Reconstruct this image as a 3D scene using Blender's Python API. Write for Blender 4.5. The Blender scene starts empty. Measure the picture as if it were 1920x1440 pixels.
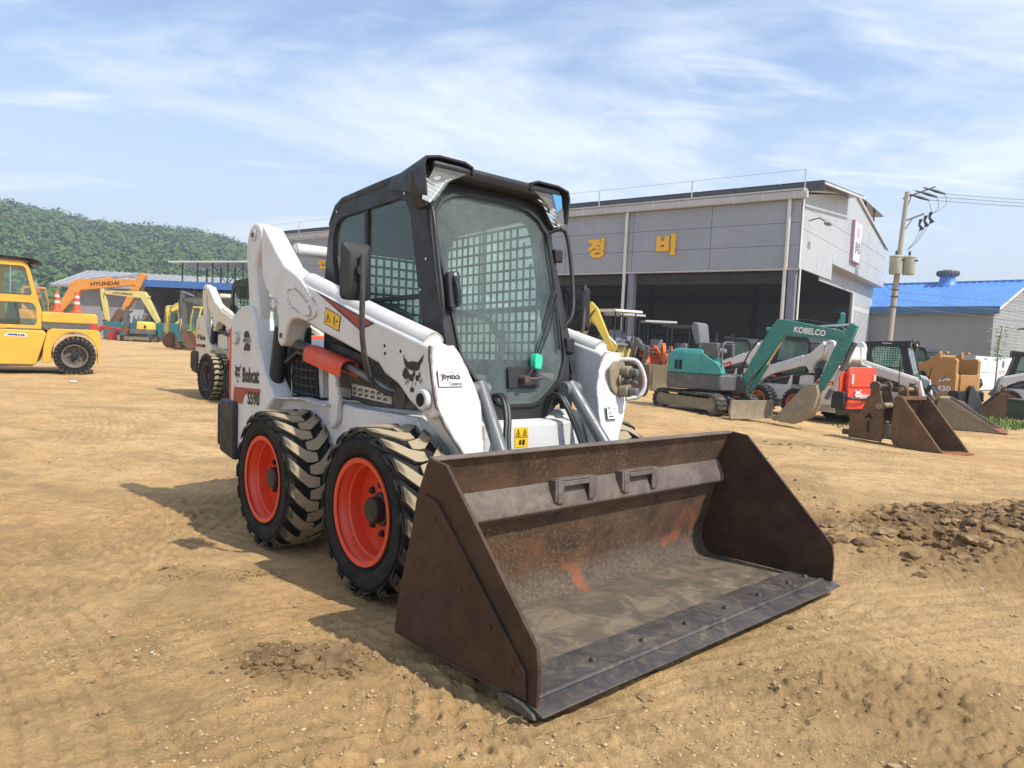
import bpy, bmesh, math, random
import numpy as np
from mathutils import Vector, Matrix
R = math.radians
random.seed(7); rng = np.random.default_rng(11)
SC = bpy.context.scene; COL = SC.collection

# ---------------------------------------------------------------- camera
PITCH, ROLL, CAMH = .0597, .0469, 1.1621
cam_d = bpy.data.cameras.new('camera'); cam = bpy.data.objects.new('camera', cam_d); COL.objects.link(cam)
cam_d.sensor_width = 36; cam_d.lens = 1331.86/1920*36; cam_d.clip_start = .05; cam_d.clip_end = 6000
_f = Vector((0, math.cos(PITCH), -math.sin(PITCH))); _r = Vector((1, 0, 0)); _u = _r.cross(_f)
_r2 = _r*math.cos(ROLL)+_u*math.sin(ROLL); _u2 = -_r*math.sin(ROLL)+_u*math.cos(ROLL)
cam.matrix_world = Matrix.Translation((0, 0, CAMH)) @ Matrix((_r2, _u2, -_f)).transposed().to_4x4()
SC.camera = cam

# ---------------------------------------------------------------- world and sun
SUN_EL = R(51); SUN_DIR = Vector((.69, -.45, 0)).normalized()
SUN_AZ = math.atan2(SUN_DIR.x, SUN_DIR.y)
W = bpy.data.worlds.new('World'); SC.world = W; W.use_nodes = True
nt = W.node_tree; nt.nodes.clear()
def N(tree, kind, **kw):
    n = tree.nodes.new(kind)
    for k, v in kw.items():
        if k.startswith('i_'):
            n.inputs[k[2:].replace('_', ' ')].default_value = v
        else: setattr(n, k, v)
    return n
out = N(nt, 'ShaderNodeOutputWorld'); bg = N(nt, 'ShaderNodeBackground'); bg.inputs[1].default_value = .132
sky = N(nt, 'ShaderNodeTexSky', sky_type='NISHITA', sun_disc=False, sun_elevation=SUN_EL, sun_rotation=SUN_AZ,
        air_density=1.25, dust_density=1.1, ozone_density=1.6, altitude=50)
tc = N(nt, 'ShaderNodeTexCoord'); sep = N(nt, 'ShaderNodeSeparateXYZ'); nt.links.new(tc.outputs['Generated'], sep.inputs[0])
def math_n(tree, op, a, b=None, clamp=False):
    n = N(tree, 'ShaderNodeMath', operation=op, use_clamp=clamp)
    for i, v in enumerate((a, b)):
        if v is None: continue
        if isinstance(v, (int, float)): n.inputs[i].default_value = v
        else: tree.links.new(v, n.inputs[i])
    return n.outputs[0]
den = math_n(nt, 'MAXIMUM', math_n(nt, 'ADD', sep.outputs[2], .12), .05)
cb = N(nt, 'ShaderNodeCombineXYZ')
nt.links.new(math_n(nt, 'DIVIDE', sep.outputs[0], den), cb.inputs[0]); nt.links.new(math_n(nt, 'DIVIDE', sep.outputs[1], den), cb.inputs[1])
def cloud(scale, rot, stretch, lo, hi, detail, dist, rough=.6, loc=(0, 0, 0)):
    mp = N(nt, 'ShaderNodeMapping'); mp.inputs['Rotation'].default_value = (0, 0, R(rot)); mp.inputs['Scale'].default_value = stretch; mp.inputs['Location'].default_value = loc
    nt.links.new(cb.outputs[0], mp.inputs[0])
    nz = N(nt, 'ShaderNodeTexNoise', i_Scale=scale, i_Detail=detail, i_Roughness=rough, i_Distortion=dist)
    nt.links.new(mp.outputs[0], nz.inputs[0])
    mr = N(nt, 'ShaderNodeMapRange', interpolation_type='SMOOTHSTEP'); mr.inputs[1].default_value = lo; mr.inputs[2].default_value = hi
    nt.links.new(nz.outputs[0], mr.inputs[0]); return mr.outputs[0]
c1 = cloud(.55, 28, (1, 2.2, 1), .36, .70, 10, 1.2)
c2 = cloud(.40, -15, (1, 1.5, 1), .39, .66, 9, .8, loc=(2.6, 1.9, 0))
c3 = cloud(2.2, 34, (.8, 3.2, 1), .40, .85, 7, .8)
mask = math_n(nt, 'MULTIPLY', math_n(nt, 'MAXIMUM', math_n(nt, 'MULTIPLY', c1, math_n(nt, 'ADD', math_n(nt, 'MULTIPLY', c3, .7), .55)), c2), .78, True)
hor = N(nt, 'ShaderNodeMapRange'); hor.inputs[1].default_value = .0; hor.inputs[2].default_value = .42; hor.inputs[3].default_value = .62; hor.inputs[4].default_value = 0
nt.links.new(sep.outputs[2], hor.inputs[0])
fac = math_n(nt, 'MAXIMUM', mask, hor.outputs[0])
mix = N(nt, 'ShaderNodeMix', data_type='RGBA'); nt.links.new(fac, mix.inputs[0]); tint = N(nt, 'ShaderNodeMix', data_type='RGBA', blend_type='MULTIPLY'); tint.inputs[0].default_value = 1; tint.inputs[7].default_value = (.80, .96, 1.15, 1); nt.links.new(sky.outputs[0], tint.inputs[6]); nt.links.new(tint.outputs[2], mix.inputs[6])
mix.inputs[7].default_value = (7.8, 8.05, 8.4, 1)
nt.links.new(mix.outputs[2], bg.inputs[0]); nt.links.new(bg.outputs[0], out.inputs[0])
sun_d = bpy.data.lights.new('sun', 'SUN'); sun = bpy.data.objects.new('sun', sun_d); COL.objects.link(sun)
sun_d.energy = 4.3; sun_d.angle = R(.9); sun_d.color = (1, .95, .87)
_to = Vector((SUN_DIR.x*math.cos(SUN_EL), SUN_DIR.y*math.cos(SUN_EL), math.sin(SUN_EL)))
sun.rotation_euler = _to.to_track_quat('Z', 'Y').to_euler()
vs = SC.view_settings; vs.view_transform = 'Standard'; vs.look = 'None'; vs.gamma = 1; vs.use_curve_mapping = False; vs.exposure = .40

# ---------------------------------------------------------------- helpers
class MB:
    def __init__(s): s.v = []; s.f = []
    def add(s, v, f):
        o = len(s.v); s.v += [tuple(p) for p in v]; s.f += [tuple(i+o for i in q) for q in f]; return s
    def box(s, x0, x1, y0, y1, z0, z1, M=None):
        v = [Vector((x, y, z)) for z in (z0, z1) for y in (y0, y1) for x in (x0, x1)]
        if M is not None: v = [M @ p for p in v]
        return s.add(v, [(0, 2, 3, 1), (4, 5, 7, 6), (0, 1, 5, 4), (2, 6, 7, 3), (0, 4, 6, 2), (1, 3, 7, 5)])
    def prism(s, pts, a, b, ax='y'):
        n = len(pts)
        def P(p, h): return {'y': (p[0], h, p[1]), 'x': (h, p[0], p[1]), 'z': (p[0], p[1], h)}[ax]
        ar = sum(pts[i][0]*pts[(i+1) % n][1]-pts[(i+1) % n][0]*pts[i][1] for i in range(n))
        flip = (ar > 0) ^ (ax == 'y') ^ (b < a)
        v = [P(p, a) for p in pts]+[P(p, b) for p in pts]
        f = [tuple(range(n))[::-1], tuple(range(n, 2*n))]+[(i, (i+1) % n, n+(i+1) % n, n+i) for i in range(n)]
        if not flip: f = [q[::-1] for q in f]
        return s.add(v, f)
    def ring(s, outer, inner, a, b, ax='y', n=64, c=None):
        c = c or (sum(p[0] for p in inner)/len(inner), sum(p[1] for p in inner)/len(inner))
        angs = sorted({round(2*math.pi*i/n, 4) for i in range(n)} | {round(math.atan2(p[1]-c[1], p[0]-c[0]) % (2*math.pi), 4) for p in list(outer)+list(inner)})
        o = cast(outer, c, angs); i_ = cast(inner, c, angs); k = len(angs)
        def P(p, h): return {'y': (p[0], h, p[1]), 'x': (h, p[0], p[1]), 'z': (p[0], p[1], h)}[ax]
        v = [P(p, a) for p in o]+[P(p, b) for p in o]+[P(p, a) for p in i_]+[P(p, b) for p in i_]; f = []
        for j in range(k):
            m = (j+1) % k
            f += [(j, m, k+m, k+j), (2*k+m, 2*k+j, 3*k+j, 3*k+m), (m, j, 2*k+j, 2*k+m), (k+j, k+m, 3*k+m, 3*k+j)]
        return s.add(v, f)
    def tube(s, pts, r, n=10, smooth=0, cap=True):
        pts = [Vector(p) for p in pts]
        for _ in range(smooth):
            q = [pts[0]]
            for a, b in zip(pts, pts[1:]): q += [a.lerp(b, .25), a.lerp(b, .75)]
            pts = q+[pts[-1]]
        rs = r if isinstance(r, (list, tuple)) else [r]*len(pts)
        if len(rs) != len(pts): rs = [rs[0]+(rs[-1]-rs[0])*i/(len(pts)-1) for i in range(len(pts))]
        v = []; up = None
        for i, p in enumerate(pts):
            t = (pts[min(i+1, len(pts)-1)]-pts[max(i-1, 0)]).normalized()
            if up is None: up = t.orthogonal().normalized()
            up = (up-t*up.dot(t)).normalized(); w = t.cross(up)
            v += [p+(up*math.cos(2*math.pi*j/n)+w*math.sin(2*math.pi*j/n))*rs[i] for j in range(n)]
        f = [(i*n+j, i*n+(j+1) % n, (i+1)*n+(j+1) % n, (i+1)*n+j) for i in range(len(pts)-1) for j in range(n)]
        if cap: f += [tuple(range(n))[::-1], tuple(range((len(pts)-1)*n, len(pts)*n))]
        return s.add(v, f)
    def cyl(s, a, b, r, n=16): return s.tube([a, b], r, n)
    def lathe(s, prof, n=32, ax='y', o=(0, 0, 0), closed=False):
        v = []; k = len(prof)
        for i in range(n):
            a = 2*math.pi*i/n; ca, sa = math.cos(a), math.sin(a)
            for r_, h in prof:
                p = {'y': (r_*ca, h, r_*sa), 'z': (r_*ca, r_*sa, h), 'x': (h, r_*ca, r_*sa)}[ax]
                v.append((p[0]+o[0], p[1]+o[1], p[2]+o[2]))
        f = []
        for i in range(n):
            m = (i+1) % n
            for j in range(k if closed else k-1):
                l = (j+1) % k
                f.append((i*k+j, i*k+l, m*k+l, m*k+j) if ax != 'y' else (i*k+j, m*k+j, m*k+l, i*k+l))
        return s.add(v, f)
    def loft(s, secs, caps=True):
        n = len(secs[0]); v = [p for q in secs for p in q]
        f = [(i*n+j, i*n+(j+1) % n, (i+1)*n+(j+1) % n, (i+1)*n+j) for i in range(len(secs)-1) for j in range(n)]
        if caps: f += [tuple(range(n))[::-1], tuple(range((len(secs)-1)*n, len(secs)*n))]
        return s.add(v, f)
    def mesh(s, name, smooth=40):
        me = bpy.data.meshes.new(name); me.from_pydata(s.v, [], s.f); 
        bm = bmesh.new(); bm.from_mesh(me); bmesh.ops.recalc_face_normals(bm, faces=bm.faces); bm.to_mesh(me); bm.free()
        if smooth:
            me.polygons.foreach_set('use_smooth', [True]*len(me.polygons)); me.set_sharp_from_angle(angle=R(smooth))
        return me
    def build(s, name, m, parent=None, bevel=0, smooth=40, seg=2, loc=None):
        return link(name, s.mesh(name, smooth), m, parent, bevel, seg, loc)
def link(name, me, m, parent=None, bevel=0, seg=2, loc=None):
    o = bpy.data.objects.new(name, me); COL.objects.link(o)
    if m is not None and not me.materials: me.materials.append(m)
    if parent: o.parent = parent
    if loc is not None: o.location = loc
    if bevel:
        b = o.modifiers.new('bevel', 'BEVEL'); b.width = bevel; b.segments = seg; b.limit_method = 'ANGLE'; b.angle_limit = R(38)
    return o
def cast(poly, c, angs):
    res = []; n = len(poly)
    for a in angs:
        dx, dy = math.cos(a), math.sin(a); best = None
        for i in range(n):
            x1, y1 = poly[i][0]-c[0], poly[i][1]-c[1]; x2, y2 = poly[(i+1) % n][0]-c[0], poly[(i+1) % n][1]-c[1]
            ex, ey = x2-x1, y2-y1; d = dx*ey-dy*ex
            if abs(d) < 1e-12: continue
            t = (x1*ey-y1*ex)/d; u = (x1*dy-y1*dx)/d
            if t > 0 and -1e-6 <= u <= 1+1e-6 and (best is None or t > best): best = t
        best = best or .001; res.append((c[0]+dx*best, c[1]+dy*best))
    return res
def rounded(pts, r, n=4):
    out = []; k = len(pts)
    for i in range(k):
        p = Vector(pts[i]); a = Vector(pts[i-1])-p; b = Vector(pts[(i+1) % k])-p
        d = min(r, a.length*.45, b.length*.45); s = p+a.normalized()*d; e = p+b.normalized()*d
        for j in range(n+1):
            t = j/n; q = s*(1-t)**2+p*2*t*(1-t)+e*t*t; out.append((q.x, q.y))
    return out
def thing(name, label, cat, loc=(0, 0, 0), rz=0, group=None, M=None):
    o = bpy.data.objects.new(name, None); COL.objects.link(o); o.empty_display_size = .2
    if M is not None: o.matrix_world = M
    else: o.location = loc; o.rotation_euler = (0, 0, rz)
    o['label'] = label; o['category'] = cat
    if group: o['group'] = group
    return o
def tag(o, label, cat, group=None, kind=None):
    if kind: o['kind'] = kind
    if label: o['label'] = label
    if cat: o['category'] = cat
    if group: o['group'] = group
    return o
def copy_tree(o, parent=None):
    c = o.copy(); COL.objects.link(c); c.parent = parent
    for ch in o.children: copy_tree(ch, c)
    return c
def frame(o, u, v): return Vector(o), Vector(u), Vector(v)
def flat(name, polys, parent, o, u, v, w, h, m, thick=.0015):
    """polys in unit square mapped to a w x h patch with lower left corner o"""
    o, u, v = Vector(o), Vector(u).normalized(), Vector(v).normalized(); nn = u.cross(v); b = MB()
    for p in polys:
        top = [o+u*(x*w)+v*(y*h)+nn*thick for x, y in p]; b.add(top, [tuple(range(len(p)))])
    me = bpy.data.meshes.new(name); me.from_pydata(b.v, [], b.f)
    return link(name, me, m, parent)
def text(name, body, parent, o, u, v, w, h, m, bold=.02, extrude=0, shear=0):
    c = bpy.data.curves.new(name, 'FONT'); c.body = body; c.offset = bold; c.extrude = 1 if extrude else 0; c.resolution_u = 3; c.shear = shear
    me = bpy.data.meshes.new_from_object(bpy.data.objects.new(name, c))
    co = np.empty(len(me.vertices)*3); me.vertices.foreach_get('co', co); co = co.reshape(-1, 3)
    lo, hi = co.min(0), co.max(0); o, u, v = np.array(o, float), np.array(Vector(u).normalized()), np.array(Vector(v).normalized()); nn = np.cross(u, v)
    xy = (co-lo)/np.maximum(hi-lo, 1e-9)
    out = o+np.outer(xy[:, 0]*w, u)+np.outer(xy[:, 1]*h, v)+np.outer(xy[:, 2]*extrude+.0025, nn)
    me.vertices.foreach_set('co', out.astype(np.float32).ravel()); me.materials.clear(); me.update()
    return link(name, me, m, parent)

# ---------------------------------------------------------------- materials
class Mat:
    def __init__(s, name):
        s.m = bpy.data.materials.new(name); s.m.use_nodes = True; s.t = s.m.node_tree; s.b = s.t.nodes['Principled BSDF']; s._tc = None
    def co(s, kind='Object'):
        if not s._tc: s._tc = N(s.t, 'ShaderNodeTexCoord')
        return s._tc.outputs[kind]
    def noise(s, scale, detail=4, rough=.55, dist=0, stretch=None, kind='Object'):
        c = s.co(kind)
        if stretch:
            mp = N(s.t, 'ShaderNodeMapping'); mp.inputs['Scale'].default_value = stretch; s.t.links.new(c, mp.inputs[0]); c = mp.outputs[0]
        n = N(s.t, 'ShaderNodeTexNoise', i_Scale=scale, i_Detail=detail, i_Roughness=rough, i_Distortion=dist); s.t.links.new(c, n.inputs[0]); return n.outputs[0]
    def ramp(s, v, lo, hi, a=0., b=1., smooth=True):
        n = N(s.t, 'ShaderNodeMapRange', interpolation_type='SMOOTHSTEP' if smooth else 'LINEAR')
        for i, x in enumerate((lo, hi, a, b)): n.inputs[i+1].default_value = x
        s.t.links.new(v, n.inputs[0]); return n.outputs[0]
    def mixc(s, f, a, b):
        n = N(s.t, 'ShaderNodeMix', data_type='RGBA')
        for i, x in ((0, f), (6, a), (7, b)):
            if isinstance(x, (int, float)): n.inputs[i].default_value = x
            elif isinstance(x, tuple): n.inputs[i].default_value = (*x, 1) if len(x) == 3 else x
            else: s.t.links.new(x, n.inputs[i])
        return n.outputs[2]
    def mth(s, op, a, b=None, clamp=False): return math_n(s.t, op, a, b, clamp)
    def set(s, inp, v):
        if isinstance(v, (int, float)): s.b.inputs[inp].default_value = v
        elif isinstance(v, tuple): s.b.inputs[inp].default_value = (*v, 1)
        else: s.t.links.new(v, s.b.inputs[inp])
    def bump(s, h, strength=.3, dist=.01):
        n = N(s.t, 'ShaderNodeBump', i_Strength=strength, i_Distance=dist); s.t.links.new(h, n.inputs['Height']); s.t.links.new(n.outputs[0], s.b.inputs['Normal'])
MT = {}
DUST = (.42, .31, .17)
def paint(name, c, rough=.42, dirt=.3, chips=0, chipc=(.10, .055, .035), metal=0, dirtc=DUST, scale=3., var=.12, bump=.05, streak=0, edge=0, ribs=0, spec=None):
    k = Mat(name); col = c
    v = k.ramp(k.noise(scale*.7, 4), .3, .7); dk = tuple(x*(1-var) for x in c)
    col = k.mixc(v, dk, c)
    if dirt:
        d = k.ramp(k.noise(scale*2.3, 8, .68, .3), .46, .80, 0, dirt); col = k.mixc(d, col, dirtc)
    if streak:
        d = k.ramp(k.noise(6, 5, .6, 0, (3, 3, .25)), .5, .8, 0, streak); col = k.mixc(d, col, tuple(x*.45 for x in dirtc))
    if chips:
        d = k.ramp(k.noise(scale*9, 6, .6, .4), 1-.38*chips, 1-.38*chips+.02); col = k.mixc(d, col, chipc)
    if edge:
        bv = N(k.t, 'ShaderNodeBevel', samples=4, i_Radius=edge); ge = N(k.t, 'ShaderNodeNewGeometry'); dt = N(k.t, 'ShaderNodeVectorMath', operation='DOT_PRODUCT'); k.t.links.new(bv.outputs[0], dt.inputs[0]); k.t.links.new(ge.outputs['Normal'], dt.inputs[1])
        e = k.ramp(dt.outputs['Value'], .90, .985, 1, 0); nz = k.ramp(k.noise(16, 6, .7, .3), .45, .53); col = k.mixc(k.mth('MULTIPLY', e, nz), col, chipc)
        sc = k.ramp(k.noise(5, 8, .75, .2, (1, 1, 9)), .66, .72, 0, .45); col = k.mixc(sc, col, tuple(x*.55 for x in c)); rs = k.ramp(k.noise(3.1, 7, .7, 1.0, (3, 3, .8)), .58, .78, 0, .6); col = k.mixc(rs, col, (.40, .31, .20))
    if spec is not None: k.set('Specular IOR Level', spec)
    k.set('Base Color', col); k.set('Roughness', k.ramp(k.noise(scale*4, 3), .3, .7, rough-.06, rough+.16)); k.set('Metallic', metal)
    if ribs:
        sp = N(k.t, 'ShaderNodeSeparateXYZ'); k.t.links.new(k.co(), sp.inputs[0]); k.bump(k.mth('PINGPONG', k.mth('MULTIPLY', sp.outputs[2], ribs), 1.), .5, .02)
    elif bump: k.bump(k.noise(scale*14, 4), bump, .004)
    MT[name] = k.m; return k.m
def plain(name, c, rough=.6, metal=0, emit=None):
    k = Mat(name); k.set('Base Color', tuple(c)); k.set('Roughness', rough); k.set('Metallic', metal)
    MT[name] = k.m; return k.m
def glass(name, tint=(.55, .68, .62), dust=.12, dustc=(.45, .47, .42), rough=.04, refl=1.0):
    m = bpy.data.materials.new(name); m.use_nodes = True; t = m.node_tree; t.nodes.clear()
    o = N(t, 'ShaderNodeOutputMaterial'); tr = N(t, 'ShaderNodeBsdfTransparent'); tr.inputs[0].default_value = (*tint, 1)
    gl = N(t, 'ShaderNodeBsdfGlossy', i_Roughness=rough); gl.inputs[0].default_value = (refl, refl, refl, 1)
    lw_ = N(t, 'ShaderNodeLayerWeight'); fr = math_n(t, 'ADD', math_n(t, 'MULTIPLY', math_n(t, 'POWER', lw_.outputs['Facing'], 5), .9), .045); m1 = N(t, 'ShaderNodeMixShader'); t.links.new(fr, m1.inputs[0]); t.links.new(tr.outputs[0], m1.inputs[1]); t.links.new(gl.outputs[0], m1.inputs[2])
    df = N(t, 'ShaderNodeBsdfDiffuse'); df.inputs[0].default_value = (*dustc, 1)
    c = N(t, 'ShaderNodeTexCoord'); nz = N(t, 'ShaderNodeTexNoise', i_Scale=3.2, i_Detail=7, i_Roughness=.7); t.links.new(c.outputs['Object'], nz.inputs[0])
    nz2 = N(t, 'ShaderNodeTexNoise', i_Scale=60, i_Detail=4); t.links.new(c.outputs['Object'], nz2.inputs[0])
    mr = N(t, 'ShaderNodeMapRange'); mr.inputs[1].default_value = .3; mr.inputs[2].default_value = .75; mr.inputs[3].default_value = dust*.35; mr.inputs[4].default_value = dust*1.7; t.links.new(math_n(t, 'ADD', math_n(t, 'MULTIPLY', nz.outputs[0], .8), math_n(t, 'MULTIPLY', nz2.outputs[0], .2)), mr.inputs[0])
    m2 = N(t, 'ShaderNodeMixShader'); t.links.new(mr.outputs[0], m2.inputs[0]); t.links.new(m1.outputs[0], m2.inputs[1]); t.links.new(df.outputs[0], m2.inputs[2]); t.links.new(m2.outputs[0], o.inputs[0])
    MT[name] = m; return m
def dusty(name, f, c, tl=.55):
    m = bpy.data.materials.new(name); m.use_nodes = True; t = m.node_tree; t.nodes.clear(); o = N(t, 'ShaderNodeOutputMaterial'); tr = N(t, 'ShaderNodeBsdfTransparent'); tr.inputs[0].default_value = (.80, .90, .86, 1)
    d = N(t, 'ShaderNodeBsdfDiffuse'); d.inputs[0].default_value = (*c, 1); l = N(t, 'ShaderNodeBsdfTranslucent'); l.inputs[0].default_value = (*c, 1); a = N(t, 'ShaderNodeMixShader'); a.inputs[0].default_value = tl; t.links.new(d.outputs[0], a.inputs[1]); t.links.new(l.outputs[0], a.inputs[2])
    b = N(t, 'ShaderNodeMixShader'); co = N(t, 'ShaderNodeTexCoord'); nz = N(t, 'ShaderNodeTexNoise', i_Scale=4, i_Detail=6); t.links.new(co.outputs['Object'], nz.inputs[0]); mr = N(t, 'ShaderNodeMapRange'); mr.inputs[1].default_value = .3; mr.inputs[2].default_value = .7; mr.inputs[3].default_value = f*.75; mr.inputs[4].default_value = f*1.2; t.links.new(nz.outputs[0], mr.inputs[0]); t.links.new(mr.outputs[0], b.inputs[0]); t.links.new(tr.outputs[0], b.inputs[1]); t.links.new(a.outputs[0], b.inputs[2]); t.links.new(b.outputs[0], o.inputs[0]); MT[name] = m
dusty('dusty_glass', .55, (.62, .76, .68)); dusty('dusty_side', .58, (.70, .86, .79), .85); dusty('dusty_rear', .8, (.74, .88, .82), .88)
paint('white_paint', (.67, .665, .64), .38, .34, .5, (.13, .07, .045), scale=2.6, var=.06, edge=.02)
paint('cream_paint', (.70, .66, .53), .45, .35, .3, scale=2.6)
paint('grey_white', (.60, .60, .57), .45, .35, .3, scale=2.6)
paint('loader_orange', (.70, .060, .018), .45, .22, .25, scale=3)
paint('rim_orange', (.72, .058, .018), .4, .2, .15, scale=4)
paint('rim_faded', (.42, .10, .045), .6, .6, 0, scale=5)
paint('black_paint', (.024, .024, .026), .40, .07, .1, (.2, .19, .18), scale=3, dirtc=(.2, .18, .15), spec=.35)
paint('black_plastic', (.024, .024, .025), .5, .12, 0, scale=4, dirtc=(.2, .18, .15), bump=.12, spec=.35)
paint('dark_panel', (.035, .034, .032), .5, .25, 0, scale=4)
paint('grey_steel', (.16, .165, .17), .42, .2, .2, scale=4, metal=.25)
paint('dark_steel', (.065, .06, .055), .55, .35, .3, scale=5, metal=.2)
paint('chrome', (.62, .62, .62), .18, .12, 0, scale=5, metal=1)
paint('rusty_pipe', (.10, .065, .055), .55, .25, .5, (.35, .27, .22), scale=6, metal=.1)
plain('decal_black', (.012, .012, .012), .5); plain('decal_white', (.78, .78, .76), .5); plain('decal_red', (.55, .035, .02), .5); plain('decal_brown', (.33, .045, .025), .5)
plain('decal_yellow', (.80, .47, .01), .5); plain('decal_beige', (.52, .47, .38), .6); plain('dark_hole', (.01, .01, .01), .9); plain('decal_blue', (.03, .07, .3), .5)
plain('green_tape', (.02, .52, .30), .5); plain('seat_vinyl', (.05, .05, .052), .55); plain('grey_seat', (.15, .155, .165), .6)
plain('hose_rubber', (.02, .02, .02), .5);  plain('film_blue', (.08, .30, .55), .4)
glass('front_glass', (.88, .95, .91), .15, (.46, .56, .51), .015, 1.); glass('side_glass', (.86, .95, .91), .035, (.3, .38, .34), .015, .9); glass('lens', (.95, .95, .93), .10, (.7, .68, .62), .08); glass('dark_glass', (.16, .20, .20), .12, (.25, .28, .27), .03)  # windscreen's dust veil also paints in its pale sky reflection
def reflector():
    k = Mat('lamp_reflector'); sp = N(k.t, 'ShaderNodeSeparateXYZ'); k.t.links.new(k.co(), sp.inputs[0]); w = k.mth('PINGPONG', k.mth('MULTIPLY', k.mth('ADD', sp.outputs[2], k.mth('MULTIPLY', sp.outputs[1], .3)), 90.), 1.)
    k.set('Base Color', k.mixc(k.ramp(w, .3, .7), (.74, .74, .72), (.92, .92, .90))); k.set('Roughness', .10); k.set('Metallic', 1); k.bump(w, .35, .004); MT['lamp_reflector'] = k.m
reflector()
def rubber():
    k = Mat('tyre_rubber'); n = k.ramp(k.noise(5, 7, .65), .40, .75, 0, .55)
    k.set('Base Color', k.mixc(n, (.012, .012, .012), (.060, .053, .043))); k.set('Roughness', .75); k.set('Specular IOR Level', .22); k.bump(k.noise(70, 3), .15, .003); MT['tyre_rubber'] = k.m
    k = Mat('tyre_tread'); sp = N(k.t, 'ShaderNodeSeparateXYZ'); k.t.links.new(k.co(), sp.inputs[0])
    r2 = k.mth('SQRT', k.mth('ADD', k.mth('POWER', sp.outputs[0], 2), k.mth('POWER', sp.outputs[2], 2)))
    worn = k.mth('MULTIPLY', k.ramp(r2, .971, .988), k.ramp(k.noise(9, 6, .6), .24, .40))
    side = k.ramp(k.noise(14, 6, .7), .45, .75, 0, .5)
    c = k.mixc(side, (.045, .040, .034), (.16, .13, .095)); c = k.mixc(worn, c, (.345, .275, .175))
    k.set('Base Color', c); k.set('Specular IOR Level', .2); k.set('Roughness', .85); k.bump(k.noise(60, 4), .2, .003); MT['tyre_tread'] = k.m
rubber()
def rust(name, a, b, c, dust=.3, sc=4., rough=.75, dustc=(.36, .28, .17), lo=.5):
    k = Mat(name); n1 = k.ramp(k.noise(sc, 8, .65, .5), .35, .68); n2 = k.ramp(k.noise(sc*5, 6, .7), .45, .7); n3 = k.ramp(k.noise(sc*1.7, 9, .72, .8), lo, lo+.24, 0, dust)
    col = k.mixc(n1, a, b); col = k.mixc(k.mth('MULTIPLY', n2, .6), col, c); col = k.mixc(n3, col, dustc)
    fl = k.ramp(k.noise(sc*38, 3, .6), .68, .74, 0, .6); col = k.mixc(fl, col, tuple(x*1.6+.06 for x in b))
    k.set('Base Color', col); k.set('Roughness', k.ramp(n1, 0, 1, rough-.12, rough+.1)); k.set('Metallic', .1); k.set('Specular IOR Level', .28); k.bump(k.noise(sc*20, 6, .7), .3, .004); MT[name] = k.m
rust('bucket_brown', (.050, .027, .017), (.088, .046, .026), (.032, .020, .015), .32, 3.6, .62, (.17, .105, .058), .52)
rust('bucket_inner', (.060, .030, .020), (.15, .075, .033), (.05, .032, .028), .75, 5, .8, (.26, .18, .085))
def crust():
    k = Mat('bucket_inner'); sp = N(k.t, 'ShaderNodeSeparateXYZ'); k.t.links.new(k.co(), sp.inputs[0])
    n1 = k.ramp(k.noise(6, 9, .7, .6), .36, .64); col = k.mixc(n1, (.050, .027, .018), (.115, .062, .030)); sp1 = k.ramp(k.noise(95, 4, .7), .52, .66, 0, .75); gold = k.ramp(k.noise(2.6, 4, .6), .40, .62); col = k.mixc(k.mth('MULTIPLY', sp1, gold), col, (.30, .205, .085))
    z = k.mth('ADD', sp.outputs[2], k.mth('MULTIPLY', k.mth('SUBTRACT', k.noise(4.5, 7, .65, .5), .5), .34)); crust_ = k.ramp(z, .17, .10); mot = k.ramp(k.noise(48, 8, .75, .4), .38, .62); cc = k.mixc(mot, (.055, .045, .036), (.14, .115, .085)); col = k.mixc(k.mth('MULTIPLY', crust_, .6), col, cc)
    red = k.mth('MULTIPLY', k.ramp(k.noise(3.4, 5, .6, .8), .54, .62), k.ramp(sp.outputs[2], .34, .22)); col = k.mixc(k.mth('MULTIPLY', red, .8), col, (.24, .075, .03))
    k.set('Base Color', col); k.set('Roughness', .85); k.bump(k.noise(34, 9, .75, .3), .6, .012); MT['bucket_inner'] = k.m
crust()
rust('bucket_floor', (.105, .082, .06), (.15, .115, .078), (.085, .078, .07), .75, 3.4, .8, (.27, .21, .135), .44)
rust('edge_steel', (.050, .047, .047), (.085, .076, .068), (.16, .10, .055), .55, 6, .45, (.30, .24, .155))
rust('tube_grey', (.12, .095, .08), (.17, .14, .12), (.10, .06, .045), .35, 6, .6, (.33, .27, .18))
rust('old_rust', (.13, .075, .04), (.20, .115, .06), (.08, .05, .03), .45, 4, .85, (.30, .22, .13))
rust('bright_rust', (.28, .10, .04), (.36, .14, .05), (.2, .08, .04), .2, 5, .8)
rust('dirty_steel', (.24, .20, .14), (.32, .26, .17), (.16, .13, .10), .6, 5, .85, (.44, .35, .22))
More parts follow.
